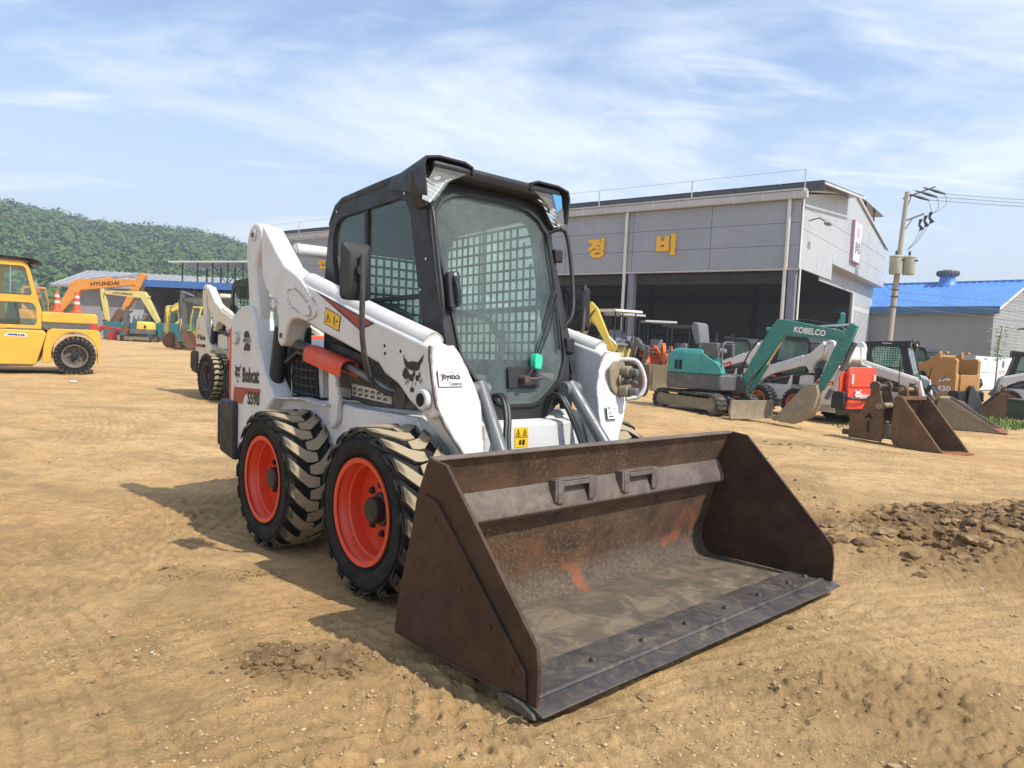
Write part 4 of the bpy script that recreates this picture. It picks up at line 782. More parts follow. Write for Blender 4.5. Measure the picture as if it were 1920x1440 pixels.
# ---------------------------------------------------------------- hills and woods
def ridge(az):   # az in degrees, 0 = straight ahead, positive = right
    return np.cos(np.radians(az))*np.interp(az, [-80, -50, -36, -34, -31, -29, -26.5, -24.5, -22, -19.5, -17, -10, 0, 12, 25, 34, 38, 45, 60, 80], [84, 82, 70, 66, 60, 58.5, 57.5, 56, 52.5, 47, 42, 36, 34, 30, 30, 36, 40, 46, 50, 52])
def hillz(x, y):
    az = np.degrees(np.arctan2(x, y)); r = np.hypot(x, y); h = ridge(az)-7
    t = np.clip((r-150)/270, 0, 1); up = t*t*(3-2*t); dn = 1-sstep(440, 800, r)
    return h*(.35*t+.65*up)*np.maximum(dn, .0)+6*fbm(x*.012, y*.012, 3, 3)*up-1.0
def hills():
    az = np.radians(np.linspace(-85, 85, 170)); rr = np.linspace(140, 800, 60); A, Q = np.meshgrid(az, rr); X = (Q*np.sin(A)).ravel(); Y = (Q*np.cos(A)).ravel(); Z = hillz(X, Y)
    n = len(az); f = [(i*n+j, i*n+j+1, (i+1)*n+j+1, (i+1)*n+j) for i in range(len(rr)-1) for j in range(n-1)]
    me = bpy.data.meshes.new('hills'); me.from_pydata(np.stack([X, Y, Z], 1).tolist(), [], f); me.polygons.foreach_set('use_smooth', [True]*len(f))
    k = Mat('hill_soil'); k.set('Base Color', (.04, .055, .02)); k.set('Roughness', .95); o = link('hills', me, k.m); o['kind'] = 'structure'
hills()
def forest(name, az0, az1, n, label, leaves=64):
    k = Mat(name+'_leaves'); at_ = N(k.t, 'ShaderNodeAttribute', attribute_name='tone', attribute_type='GEOMETRY'); r = at_.outputs['Fac']
    c = k.mixc(r, (.050, .100, .026), (.120, .180, .045)); c = k.mixc(k.ramp(r, .90, .96), c, (.12, .12, .06)); k.set('Base Color', c); k.set('Roughness', .85); k.set('Specular IOR Level', .15)
    a = np.radians(rng.uniform(az0, az1, n)); q = np.sqrt(rng.uniform(150**2, 455**2, n)); x, y = q*np.sin(a), q*np.cos(a); z = hillz(x, y)
    s = rng.uniform(2.2, 4.4, n); d = rng.normal(0, 1, (n, leaves, 3)); d[..., 2] = np.abs(d[..., 2])*1.0-.25; d /= np.linalg.norm(d, axis=-1, keepdims=True)
    lob = 1+.22*np.sin(3*d[..., 0]+x[:, None])+.2*np.sin(4*d[..., 1]+y[:, None])
    c0 = d*(s[:, None]*rng.uniform(.78, 1.06, (n, leaves))*lob)[..., None]; c0[..., 2] *= 1.05
    nn = d+rng.normal(0, .26, d.shape); nn /= np.linalg.norm(nn, axis=-1, keepdims=True)
    t1 = np.cross(nn, rng.normal(0, 1, d.shape)); t1 /= np.linalg.norm(t1, axis=-1, keepdims=True); t2 = np.cross(nn, t1); w = (s[:, None]*rng.uniform(.10, .22, (n, leaves)))[..., None]
    cen = c0+np.stack([x, y, z+s*.8], 1)[:, None]
    co = np.stack([cen-t1*w, cen-t2*w*.8, cen+t1*w, cen+t2*w*.8], 2).reshape(-1, 3).astype(np.float32); m = n*leaves
    tone = np.repeat(np.clip(rng.normal(.5, .24, n)[:, None]+rng.normal(0, .10, (n, leaves)), 0, 1).reshape(-1), 4).astype(np.float32)
    me = bpy.data.meshes.new(name); me.vertices.add(len(co)); me.vertices.foreach_set('co', co.ravel()); me.loops.add(m*4); me.loops.foreach_set('vertex_index', np.arange(m*4, dtype=np.int32)); me.polygons.add(m); me.polygons.foreach_set('loop_start', (np.arange(m)*4).astype(np.int32)); me.update(calc_edges=True)
    me.attributes.new('tone', 'FLOAT', 'POINT').data.foreach_set('value', tone)
    tag(link(name, me, k.m), label, 'woods', kind='stuff')
forest('hillside_woods', -58, -14, 4300, 'dense green woods covering the hillside on the left', 105); forest('far_woods', 32, 45, 500, 'dark green woods on the low hill at the far right', 70)
# ---------------------------------------------------------------- excavators
paint('teal_paint', (.045, .29, .26), .45, .2, .3, scale=3); paint('teal_dark', (.03, .20, .17), .5, .3, .5, scale=3); paint('grey_skirt', (.10, .10, .10), .55, .35, .1, scale=3)
paint('excavator_orange', (.74, .29, .04), .45, .2, .2); paint('mini_orange', (.75, .13, .02), .45, .2, .2); paint('excavator_yellow', (.70, .50, .07), .45, .25, .3); paint('pale_yellow', (.72, .58, .18), .5, .25, .3); paint('boom_grey', (.10, .10, .095), .5, .3, .2)
paint('track_rubber', (.05, .045, .04), .85, .75, 0, scale=4, dirtc=(.33, .26, .16)); paint('canopy_white', (.66, .65, .58), .5, .25, 0); paint('canopy_tan', (.45, .34, .26), .6, .3, 0); paint('canopy_grey', (.33, .34, .34), .5, .2, 0)
def beam(pts, hs, w, y0=0):
    up, dn = [], []; n = len(pts)
    for i, p in enumerate(pts):
        a = Vector(pts[max(i-1, 0)]); c = Vector(pts[min(i+1, n-1)]); d = (c-a).normalized(); nn = Vector((-d.y, d.x)); p = Vector(p); up.append(tuple(p+nn*hs[i])); dn.append(tuple(p-nn*hs[i]))
    return MB().prism(up+dn[::-1], y0-w/2, y0+w/2)
def dig_bucket(p, ang, r, w, M, parent, m, teeth=4):
    prof = [(0, .12), (.03, -.10), (-.06, -.42), (-.26, -.72), (-.58, -.86), (-.92, -.80), (-1.06, -.72)]; rim = [(-.36, .02), (-.16, .14)]
    ca, sa = math.cos(ang), math.sin(ang); tr = lambda q: (p[0]+r*(q[0]*ca-q[1]*sa), p[1]+r*(q[0]*sa+q[1]*ca))
    side = [tr(q) for q in prof+rim]
    root = ap(MB().prism(strip([tr(q) for q in prof], .025*r), -w/2, w/2), M).build('bucket', m, parent, .004, seg=1)
    for s in (-1, 1): ap(MB().prism(side, s*(w/2+.001), s*(w/2+.02)), M).build('bucket_side', m, root, .003, seg=1)
    for i in range(teeth):
        y = -w/2+w*(i+.5)/teeth; a, b_ = tr((-1.02, -.76)), tr((-1.26, -.66)); ap(beam([a, b_], [.035*r, .012*r], w*.09, y), M).build('bucket_tooth', m, root)
    return root
def ap(b, M):
    b.v = [tuple(M @ Vector(q)) for q in b.v]; return b
def rod(a, b, r, M, y=0): return ap(MB().cyl((a[0], y, a[1]), (b[0], y, b[1]), r, 10), M)
def excavator(name, label, loc, rz, hy, col, s, J, top='canopy', topmat='canopy_grey', boomcol=None, textb=None, textm='decal_black', group='excavators in the yard', skirt='grey_skirt', blade=True, ang=.25, br=.5, bw=.5, bth=.13, bmat='old_rust', textside=-1, cabglass=True):
    root = thing(name, label, 'excavator', (loc[0], loc[1], G(loc[0], loc[1])), rz, group); m = MT[col]; bm_ = MT[boomcol or col]
    # tracks
    L, H, gw, tw = .80*s, .36*s, .50*s, .22*s
    for sd in (-1, 1):
        y0 = sd*(gw-tw/2); pl = []
        for i in range(9): a = math.pi/2+math.pi*i/8; pl.append((-L+H*.5+H*.5*math.cos(a)*1., H*.5+H*.5*math.sin(a)))
        for i in range(9): a = -math.pi/2+math.pi*i/8; pl.append((L-H*.5+H*.5*math.cos(a), H*.5+H*.5*math.sin(a)))
        inn = [(x*(1-.05*s/max(L, .1)) if True else x, H*.5+(z-H*.5)*.80) for x, z in pl]
        t = MB().ring(pl, inn, y0-tw/2, y0+tw/2, 'y', 16, (0, H*.5)).build('track', MT['track_rubber'], root)
        lug = MB(); per = [(x, z) for x, z in pl]; n = 46
        ln = [0]; 
        for a, b_ in zip(per, per[1:]+per[:1]): ln.append(ln[-1]+math.hypot(b_[0]-a[0], b_[1]-a[1]))
        for i in range(n):
            d = ln[-1]*i/n; k = max(j for j in range(len(per)) if ln[j] <= d); a, b_ = per[k], per[(k+1) % len(per)]; tt = (d-ln[k])/max(ln[k+1]-ln[k], 1e-6); px_, pz = a[0]+(b_[0]-a[0])*tt, a[1]+(b_[1]-a[1])*tt
            th = math.atan2(b_[1]-a[1], b_[0]-a[0]); lug.box(-.016*s, .016*s, y0-tw*.49, y0+tw*.49, -.004, .016*s, Matrix.Translation((px_, 0, pz)) @ Matrix.Rotation(-th, 4, 'Y') @ Matrix.Rotation(math.pi, 4, 'X') @ Matrix.Translation((0, -2*y0, 0)))
        lug.build('track_lugs', MT['track_rubber'], t)
        MB().prism(rounded([(-L*.70, H*.25), (L*.72, H*.25), (L*.72, H*.78), (-L*.70, H*.80)], .05*s, 3), y0-tw*.42, y0+tw*.42).build('track_frame', MT['dirty_steel'], t, .004, seg=1)
        for x in (-L+H*.5, L-H*.5): MB().lathe([(.01, -tw*.46), (H*.18, -tw*.46), (H*.22, -tw*.40), (H*.36, -tw*.36), (H*.36, tw*.36), (H*.22, tw*.42), (.01, tw*.42)], 16, 'y', (x, y0, H*.5)).build('track_wheel', MT['dirty_steel'], t)
    MB().box(-L*.5, L*.5, -gw+tw, gw-tw, H*.45, H*1.05).build('undercarriage', MT['dark_steel'], root, .02)
    if blade:
        b = MB().prism([(L*1.32, .02), (L*1.38, .0), (L*1.35, H*.35), (L*1.39, H*.85), (L*1.33, H*.85), (L*1.29, H*.4)], -gw, gw).build('dozer_blade', MT['dirty_steel'], root, .006, seg=1)
        for y in (-.22*s, .22*s): MB().box(L*.45, L*1.31, y-.035*s, y+.035*s, H*.3, H*.5).build('blade_arm', MT['dark_steel'], b)
        MB().cyl((L*.4, 0, H*.95), (L*1.25, 0, H*.5), .035*s, 10).build('blade_cylinder', MT['grey_steel'], b)
    M = Matrix.Rotation(hy, 4, 'Z')
    zb = H*1.08
    MB().cyl((0, 0, H*1.0), (0, 0, zb+.02), .30*s, 20).build('swing_ring', MT['dark_steel'], root)
    pl = []
    for i in range(11): a = math.pi/2+math.pi*i/10; pl.append((-.18*s+.52*s*math.cos(a), .50*s*math.sin(a)))
    base = pl+[(.45*s, -.48*s), (.60*s, -.25*s), (.60*s, .25*s), (.45*s, .48*s)]
    h = ap(MB().prism(base, zb+.03, zb+.30*s, 'z'), M).build('house_base', MT[skirt], root, .03, seg=2)
    eng = pl+[(.12*s, -.48*s), (.12*s, .48*s)]
    secs = []
    for z, k, dx in ((zb+.302*s, 1., 0), (zb+.50*s, 1.0, 0), (zb+.62*s, .97, .0), (zb+.70*s, .86, .03*s), (zb+.725*s, .70, .05*s)): secs.append([M @ Vector(((x+.2*s)*k-.2*s+dx, y*(k*.4+.6), z)) for x, y in eng])
    e = MB().loft(secs).build('engine_cover', m, root, .01, seg=2)
    # louvres on both flanks
    for sd in (-1, 1):
        for i in range(5): ap(MB().box(-.50*s+.075*s*i, -.45*s+.075*s*i, sd*.395*s-.012, sd*.395*s+.012, zb+.36*s, zb+.52*s), M @ Matrix.Rotation(sd*-.28, 4, 'Z')).build('louvre', MT['dark_hole'], e)
    # side pod beside the operator, floor
    ap(MB().prism(rounded([(.10*s, zb+.302*s), (.48*s, zb+.302*s), (.42*s, zb+.46*s), (.10*s, zb+.66*s)], .04*s, 3), -.49*s, -.30*s), M).build('side_pod', m, root, .015)
    if top in ('seat', 'canopy'):
        ap(MB().prism(rounded([(-.10*s, zb+.70*s), (.28*s, zb+.66*s), (.28*s, zb+.74*s), (-.08*s, zb+.80*s)], .03*s, 3), -.23*s, .23*s), M).build('seat', MT['grey_seat'], root, .03)
        ap(MB().prism(rounded([(-.14*s, zb+.80*s), (-.04*s, zb+.80*s), (-.10*s, zb+1.18*s), (-.22*s, zb+1.20*s), (-.24*s, zb+1.08*s)], .05*s, 3), -.22*s, .22*s), M).build('seat_back', MT['grey_seat'], root, .04, seg=3)
        for sd in (-1, 1):
            ap(MB().box(.05*s, .35*s, sd*.36*s-.06*s, sd*.36*s+.06*s, zb+.6*s, zb+.84*s), M).build('console', MT['grey_skirt'], root, .02); ap(MB().tube([(.28*s, sd*.36*s, zb+.84*s), (.30*s, sd*.36*s, zb+1.02*s)], [.035*s, .02*s], 8), M).build('joystick', MT['black_plastic'], root)
        ap(MB().tube([(.44*s, -.44*s, zb+.30*s), (.44*s, -.44*s, zb+.80*s), (.42*s, -.30*s, zb+.86*s), (.42*s, .1*s, zb+.86*s)], .014*s, 8, 1), M).build('hand_rail', MT['grey_steel'], root)
    if top == 'canopy':
        for x, y in ((-.35*s, -.42*s), (-.35*s, .42*s), (.36*s, -.42*s), (.36*s, .42*s)): ap(MB().tube([(x, y, zb+.55*s), (x*.95, y, zb+1.78*s)], .022*s, 8), M).build('canopy_post', MT['black_paint'], root)
        ap(MB().prism(rounded([(-.52*s, zb+1.76*s), (.55*s, zb+1.76*s), (.50*s, zb+1.84*s), (-.46*s, zb+1.85*s)], .03*s, 3), -.55*s, .55*s), M).build('canopy', MT[topmat], root, .03, seg=3)
    if top == 'cab':
        prof = [(-.42*s, zb+.3*s), (-.46*s, zb+1.70*s), (-.36*s, zb+1.84*s), (.32*s, zb+1.84*s), (.50*s, zb+1.2*s), (.54*s, zb+.3*s)]; win = [(-.34*s, zb+.95*s), (-.35*s, zb+1.66*s), (-.30*s, zb+1.74*s), (.25*s, zb+1.74*s), (.40*s, zb+1.2*s), (.43*s, zb+.62*s), (.0, zb+.62*s)]
        c = ap(MB().ring(prof, win, .02*s, .06*s), M).build('cab', m, root, .01)
        ap(MB().ring(prof, win, .58*s-.04*s, .58*s), M).build('cab_side', m, c, .01); ap(MB().prism([(-.46*s, zb+1.70*s), (-.37*s, zb+1.85*s), (.33*s, zb+1.85*s), (.36*s, zb+1.76*s), (-.4*s, zb+1.76*s)], .015*s, .585*s), M).build('cab_roof', m, c, .01)
        for y in (.04*s, .56*s): ap(MB().prism(win, y-.002, y+.002), M).build('cab_glass', MT['side_glass'], c)
        q = ap(MB().prism([(.33*s, zb+1.74*s), (.49*s, zb+1.2*s), (.53*s, zb+.5*s), (.525*s, zb+.5*s), (.485*s, zb+1.2*s), (.325*s, zb+1.74*s)], .06*s, .54*s), M).build('windscreen', MT['side_glass'], c)
        ap(MB().box(-.45*s, -.43*s, .06*s, .54*s, zb+.3*s, zb+1.72*s), M).build('cab_back', m, c)
        ap(MB().prism(rounded([(-.3*s, zb+.6*s), (.0, zb+.6*s), (-.1*s, zb+.75*s), (-.2*s, zb+1.3*s), (-.33*s, zb+1.3*s)], .04*s, 3), .12*s, .48*s), M).build('seat', MT['seat_vinyl'], c, .02)
    # boom, stick, bucket
    f, k, t, s0, s1 = [Vector(J[q]) for q in ('foot', 'knee', 'tip', 's0', 's1')]
    ap(MB().prism([(f.x-.14*s, f.y-.14*s), (f.x+.08*s, f.y-.12*s), (f.x+.06*s, f.y+.12*s), (f.x-.14*s, f.y+.14*s)], -.13*s, .13*s), M).build('swing_post', MT['dark_steel'], root, .02)
    kk = k+(t-k).normalized()*bth*.8; k0 = k+(f-k).normalized()*bth*.8
    bo = ap(beam([tuple(f), tuple(f.lerp(k0, .5)), tuple(k0), tuple(k), tuple(kk), tuple(t)], [bth*.45, bth*.8, bth, bth*1.08, bth, bth*.5], bth*1.25), M).build('boom', bm_, root, .012, seg=2)
    sd = (s1-s0).normalized(); mid = s0.lerp(s1, .3)
    stk = ap(beam([tuple(s0), tuple(mid), tuple(s1)], [bth*.45, bth*.75, bth*.42], bth*1.0), M).build('stick', bm_, root, .01, seg=2)
    bd = (k-f); nb = Vector((bd.y, -bd.x)).normalized(); a = f+Vector((.14*s, -.06*s)); bpt = f.lerp(k, .82)+nb*bth*.9
    for y in (0,):
        c = rod(a, a.lerp(bpt, .55), bth*.36, M, y).build('boom_cylinder', MT[boomcol or col] if col.startswith('teal') else MT['boom_grey'], root); rod(a.lerp(bpt, .55), bpt, bth*.2, M, y).build('piston_rod', MT['chrome'], c)
    up = Vector((0, 1)); a = f.lerp(k, .86)+Vector((-nb.x, -nb.y))*bth*1.4; c = rod(a, a.lerp(s0, .55), bth*.34, M).build('stick_cylinder', bm_, root); rod(a.lerp(s0, .55), s0, bth*.18, M).build('piston_rod', MT['chrome'], c)
    on = Vector((-sd.y, sd.x)); on = on if on.x*(1 if t.x > f.x else -1) > 0 else -on
    a = s0.lerp(s1, .22)+on*bth*1.0; e2 = s1-sd*bth*.6+on*bth*1.2; c = rod(a, a.lerp(e2, .6), bth*.3, M).build('bucket_cylinder', MT['boom_grey'], root); rod(a.lerp(e2, .6), e2, bth*.16, M).build('piston_rod', MT['chrome'], c)
    ap(beam([tuple(e2), tuple(s1+sd*br*.15+on*br*.25)], [.03*s, .03*s], bth*.9), M).build('bucket_link', MT['boom_grey'], root)
    ap(MB().tube([(f.x, bth*.5, f.y), (f.x-.05*s, bth*.55, f.lerp(k, .4).y+.1), (k.x-.05, bth*.55, k.y+bth*1.3), (t.x, bth*.5, t.y+bth*1.2), (mid.x, bth*.5, mid.y)], .014*s, 6, 2), M).build('hydraulic_hose', MT['hose_rubber'], root)
    dig_bucket((s1.x, s1.y), ang, br, bw, M, root, MT[bmat])
    if textb:
        d = (t-k).normalized(); sgn = 1 if (textside < 0) else -1
        o = k.lerp(t, .22 if sgn > 0 else .78); y = textside*(bth*.625+.002); o = o-Vector((-d.y, d.x))*bth*.42
        u = M.to_3x3() @ Vector((d.x*sgn, 0, d.y*sgn)); v = M.to_3x3() @ Vector((-d.y, 0, d.x)); 
        text('boom_lettering', textb, root, M @ Vector((o.x, y, o.y)), u, v, (t-k).length*.5, bth*.75, MT[textm], .03)
    return root
XG = 'mini excavators parked in front of the workshop'
excavator('mini_excavator', 'teal mini excavator without canopy, its boom folded down to a dirty bucket', (3.85, 14.15), R(-60), R(23), 'teal_paint', 1.12,
          dict(foot=(.74, .55), knee=(1.42, 1.72), tip=(2.52, 1.60), s0=(2.66, 1.80), s1=(2.16, .62)), 'seat', boomcol='teal_dark', textb='KOBELCO', textm='decal_white', group=XG, ang=.1, br=.72, bw=.5, bth=.15, bmat='dirty_steel')
excavator('mini_excavator', 'second teal excavator whose arm rises behind the white tank of the red-tailed loader', (10.6, 23.6), R(-120), R(10), 'teal_paint', 1.1, dict(foot=(.8, .7), knee=(1.2, 2.45), tip=(2.3, 2.62), s0=(2.45, 2.85), s1=(2.2, 1.5)), 'canopy', 'canopy_grey', group=XG, ang=.25)
for i, (x, y, rz, hy, tp, tm, lab, jj) in enumerate([
    (5.75, 28.6, -100, 10, 'canopy', 'canopy_grey', 'orange mini excavator under a grey canopy, right beside the white-canopied machines', 1),
    (4.95, 29.6, -80, 20, 'seat', 'canopy_grey', 'orange mini excavator without canopy, leftmost of the orange ones', 0),
    (6.95, 29.8, -110, -10, 'canopy', 'black_plastic', 'orange mini excavator behind the seat of the teal one', 1),
    (8.3, 27.0, -150, 0, 'seat', 'canopy_grey', 'orange mini excavator half hidden behind the teal boom', 0)]):
    J = dict(foot=(.75, .6), knee=(1.25, 1.5), tip=(1.75, 1.05), s0=(1.9, 1.2), s1=(1.6, .6)) if jj else dict(foot=(.75, .6), knee=(1.3, 1.35), tip=(1.9, .95), s0=(2.0, 1.1), s1=(1.7, .5))
    excavator('mini_excavator', lab, (x, y), R(rz), R(hy), 'mini_orange', 1.12, J, tp, tm, group=XG, bth=.11, ang=.25, br=.42)
for x, y, tm, col, lab in ((4.1, 28.2, 'canopy_white', 'pale_yellow', 'machine with a cream-white canopy in front of the workshop column'), (4.6, 30.2, 'canopy_grey', 'mini_orange', 'machine with a pale grey canopy just right of the cream canopy'), (3.0, 30.5, 'canopy_tan', 'pale_yellow', 'machine with a faded brown canopy left of the cream canopy')):
    excavator('mini_excavator', lab, (x, y), R(-75), R(15), col, 1.2, dict(foot=(.8, .65), knee=(1.2, 1.5), tip=(1.7, 1.1), s0=(1.85, 1.3), s1=(1.6, .6)), 'canopy', tm, boomcol='boom_grey', group=XG, bth=.11, ang=.25, br=.4)
excavator('mini_excavator', 'yellow excavator whose raised boom shows beside the right mirror of the big loader', (.95, 22.6), R(-40), R(20), 'excavator_yellow', 1.3, dict(foot=(.9, .8), knee=(1.5, 2.35), tip=(2.2, 1.05), s0=(2.3, 1.25), s1=(2.0, .5)), 'seat', group=XG, bth=.15, ang=.25, br=.5)
LG = 'excavators along the left side of the yard'
excavator('excavator', 'large orange excavator with its long boom stretched out behind the forklift', (-39.2, 57.6), R(10), R(-10), 'excavator_orange', 1.7, dict(foot=(2.2, 1.6), knee=(4.0, 4.1), tip=(8.6, 4.5), s0=(9.2, 5.2), s1=(7.6, 2.2)), 'cab', textb='HYUNDAI', group=LG, bth=.44, blade=False, ang=.25, br=1.1, bw=1.0)
excavator('excavator', 'pale yellow excavator with arched boom and small bucket, left of the other yellow ones', (-24.2, 51), R(180), R(0), 'pale_yellow', 1.15, dict(foot=(1.1, 1.0), knee=(2.4, 3.25), tip=(5.1, 3.3), s0=(5.35, 3.55), s1=(4.95, 1.25)), 'cab', textb='HYUNDAI', textside=1, group=LG, bth=.24, ang=.25, br=.95, bw=.7)
excavator('excavator', 'amber excavator with louvred engine cover and dark stick, in front of teal containers', (-24.6, 47), R(175), R(15), 'excavator_yellow', 1.2, dict(foot=(.75, .7), knee=(1.0, 1.5), tip=(.95, 2.1), s0=(.9, 2.3), s1=(1.0, .9)), 'seat', boomcol='boom_grey', group=LG, bth=.16, ang=.25, br=.8, bw=.6)
excavator('excavator', 'bright yellow mini excavator with cab facing the yard, its bucket on the ground', (-16.3, 36.6), R(-105), R(-8), 'excavator_yellow', .98, dict(foot=(.85, .7), knee=(1.15, 2.2), tip=(1.7, 1.9), s0=(1.85, 2.1), s1=(1.85, .75)), 'cab', group=LG, bth=.14, ang=.25, br=.7, bw=.6)
excavator('excavator', 'dark grey excavator arm with shiny cylinder and bucket, beside the cream loader', (-13.4, 34.6), R(185), R(0), 'boom_grey', 1.35, dict(foot=(.9, .9), knee=(1.4, 2.3), tip=(2.55, 2.45), s0=(2.68, 2.85), s1=(2.5, .85)), 'seat', group=LG, bth=.17, ang=.25, br=.75, bw=.8)
excavator('excavator', 'yellow excavator whose boom arches down behind the cream loader tower', (-15.2, 40.5), R(-60), R(0), 'excavator_yellow', 1.4, dict(foot=(.9, .9), knee=(1.2, 2.4), tip=(2.0, 1.8), s0=(2.1, 2.0), s1=(2.0, .9)), 'cab', group=LG, bth=.17, ang=.25, br=.7)
# ---------------------------------------------------------------- other skid steers
SG = 'skid steer loaders parked in the yard'
def bg_loader(label, x, y, yaw, pal, **kw):
    r = thing('skid_steer_loader', label, 'skid steer', (x, y, G(x, y)), R(yaw), SG); loader(r, pal, False, **kw); return r
lc = bg_loader('cream skid steer loader with knobbly tyre standing behind the big white loader', -3.98, 11.60, -46, 'cream_paint', style='block', rim='dark_steel', width=.30)
D = lambda n: MT['decal_'+n]
flat('cat_emblem', HEADU, lc, (-1.43, -.6315, .93), (1, 0, 0), (0, 0, 1), .10, .12, D('black')); text('brand_lettering', 'Bobcat', lc, (-1.31, -.6315, .94), (1, 0, 0), (0, 0, 1), .25, .09, D('black'), .03)
flat('model_band', [[(0, 0), (1, 0), (1, 1), (0, 1)]], lc, (-1.47, -.6315, .82), (1, 0, 0), (0, 0, 1), .22, .05, D('brown')); flat('model_band', [[(0, 0), (1, 0), (1, 1), (0, 1)]], lc, (-1.24, -.6315, .82), (1, 0, 0), (0, 0, 1), .18, .05, D('black'))
lr = bg_loader('white skid steer loader with bright red tailgate and white tank, behind the rusty attachments', 6.98, 17.29, 120.7, 'grey_white', style='block', rim='rim_faded', tail='loader_orange')
ul = (-1, 0, 0)
text('model_number', 'S205', lr, (-.97, .6315, 1.0), ul, (0, 0, 1), .34, .14, D('black'), .02); flat('brand_band', [[(0, 0), (1, 0), (1, 1), (0, 1)]], lr, (-.93, .6315, .87), ul, (0, 0, 1), .46, .08, D('red')); text('brand_lettering', 'Bobcat', lr, (-1.06, .633, .885), ul, (0, 0, 1), .28, .05, D('white'), .02)
paint('tail_red', (.80, .07, .03), .4, .08, .1)
tg = MB().prism(rounded([(-.50,.36),(.50,.36),(.50,1.22),(.42,1.30),(-.42,1.30),(-.50,1.22)], .05), -1.66, -1.585, 'x').build('tail_door', MT['tail_red'], lr, .02)
MB().box(-1.69, -1.665, -.46, .46, .86, .90).build('tail_ridge', MT['tail_red'], tg, .01)
for s in (-1, 1): MB().box(-1.685, -1.662, s*.40-.045, s*.40+.045, .92, 1.14).build('tail_lamp', MT['decal_beige'], tg, .006)
flat('cat_emblem', HEADU, lr, (-1.6925, .30, .56), (0, -1, 0), (0, 0, 1), .22, .26, D('white'), .0); text('brand_lettering', 'Bobcat', lr, (-1.664, .06, .60), (0, -1, 0), (0, 0, 1), .40, .12, D('white'), .02)
paint('tank_white', (.74, .72, .64), .5, .12, 0)
tk = MB().prism(rounded([(-1.45,1.42),(-.80,1.40),(-.80,1.72),(-1.42,1.74)], .08), -.42, .42).build('water_tank', MT['tank_white'], lr, .04, seg=3)
for y in (-.2, .2): MB().box(-1.46, -.79, y-.02, y+.02, 1.39, 1.755).build('tank_strap', MT['tank_white'], tk, .01)
MB().cyl((-1.1, .1, 1.75), (-1.1, .1, 1.80), .09, 16).build('tank_cap', MT['tank_white'], tk, .01)
MB().tube([(-1.64, -.3, .62), (-1.75, 0, .58), (-1.78, .45, .60), (-1.62, .58, .62), (-1.60, .3, .66)], .03, 8, 2).build('hose_loop', MT['hose_rubber'], lr)
lw = bg_loader('white skid steer loader with dark glazed cab and cat emblem, behind the leaning rusty bucket', 8.95, 16.9, -40, 'grey_white', rim='rim_faded', tail='loader_orange', with_bucket=True)
flat('cat_emblem', HEADU, lw, (.545, -.6185, .895), (1, 0, 0), (0, 0, 1), .165, .15, D('black')); text('brand_lettering', 'Bobcat', lw, (-.1, -.4255, 1.90), (1, 0, 0), (0, 0, 1), .22, .03, D('white'), .02)
MB().tube([(.40, -.50, .86), (.36, -.63, .91), (.36, -.73, 1.16), (.37, -.74, 1.5)], .014, 8, 1).build('mirror_arm', MT['grey_steel'], lw); MB().box(.36, .40, -.85, -.68, 1.30, 1.56).build('mirror', MT['black_plastic'], lw, .02)
for k in range(7): MB().tube([(.75, -.3+.1*k, .75), (.9, -.28+.09*k, 1.0+.03*(k % 3)), (1.05, -.25+.09*k, .8)], .02, 6, 1).build('hydraulic_hose', MT['hose_rubber'], lw)
ld = bg_loader('white skid steer loader with red arm label, partly hidden behind the teal boom', 7.3, 22.4, 118, 'white_paint', rim='rim_faded')
flat('brand_band', [rounded([(0, 0), (1, 0), (1, 1), (0, 1)], .2)], ld, (.42, .6185, .99), (-1, 0, .27), (.26, 0, 1), .50, .12, D('red')); text('brand_lettering', 'Bobcat', ld, (.34, .620, 1.03), (-1, 0, .27), (.26, 0, 1), .34, .07, D('white'), .02)
paint('tan_paint', (.42, .21, .055), .5, .2, .2); 
l4 = bg_loader('tan skid steer loader with number 430 on its tower and a green plate', 12.1, 21.4, 120, 'tan_paint', rim='rim_faded', tail='tan_paint', tower=[(-1.50,.42),(-1.52,1.60),(-1.46,1.66),(-.96,1.62),(-.72,.80),(-.72,.45)], has_link=False)
text('model_number', '430', l4, (-1.02, .6315, .72), ul, (0, 0, 1), .40, .15, D('white'), .02); flat('maker_emblem', [[(0, 0), (.25, .75), (.4, .9), (.25, .2), (.2, 0)], [(.3, .1), (.5, .8), (.75, .9), (.5, .4), (.42, .1)], [(.55, .2), (.8, .8), (1, .5), (.7, .25)]], l4, (-1.05, .6315, .98), ul, (0, 0, 1), .36, .14, D('white')); flat('maker_emblem', [[(.1, .3), (.45, 1), (.65, .95), (.3, .3)]], l4, (-1.05, .6325, .98), ul, (0, 0, 1), .36, .14, D('blue'))
plain('plate_green', (.02, .17, .09), .5)
pl_ = MB().box(-.55, .05, .424, .432, 1.32, 1.62).build('number_plate', MT['plate_green'], l4, .01)
text('plate_number', '0  1573', l4, (.0, .4325, 1.36), ul, (0, 0, 1), .50, .13, D('white'), .02)
MB().box(-.05, .25, -.30, .30, .62, .66).build('dummy_step', MT['dark_steel'], l4)
le = bg_loader('grey skid steer loader cut off by the right edge of the picture', 16.6, 22.9, 150, 'grey_white', rim='rim_faded', style='block')
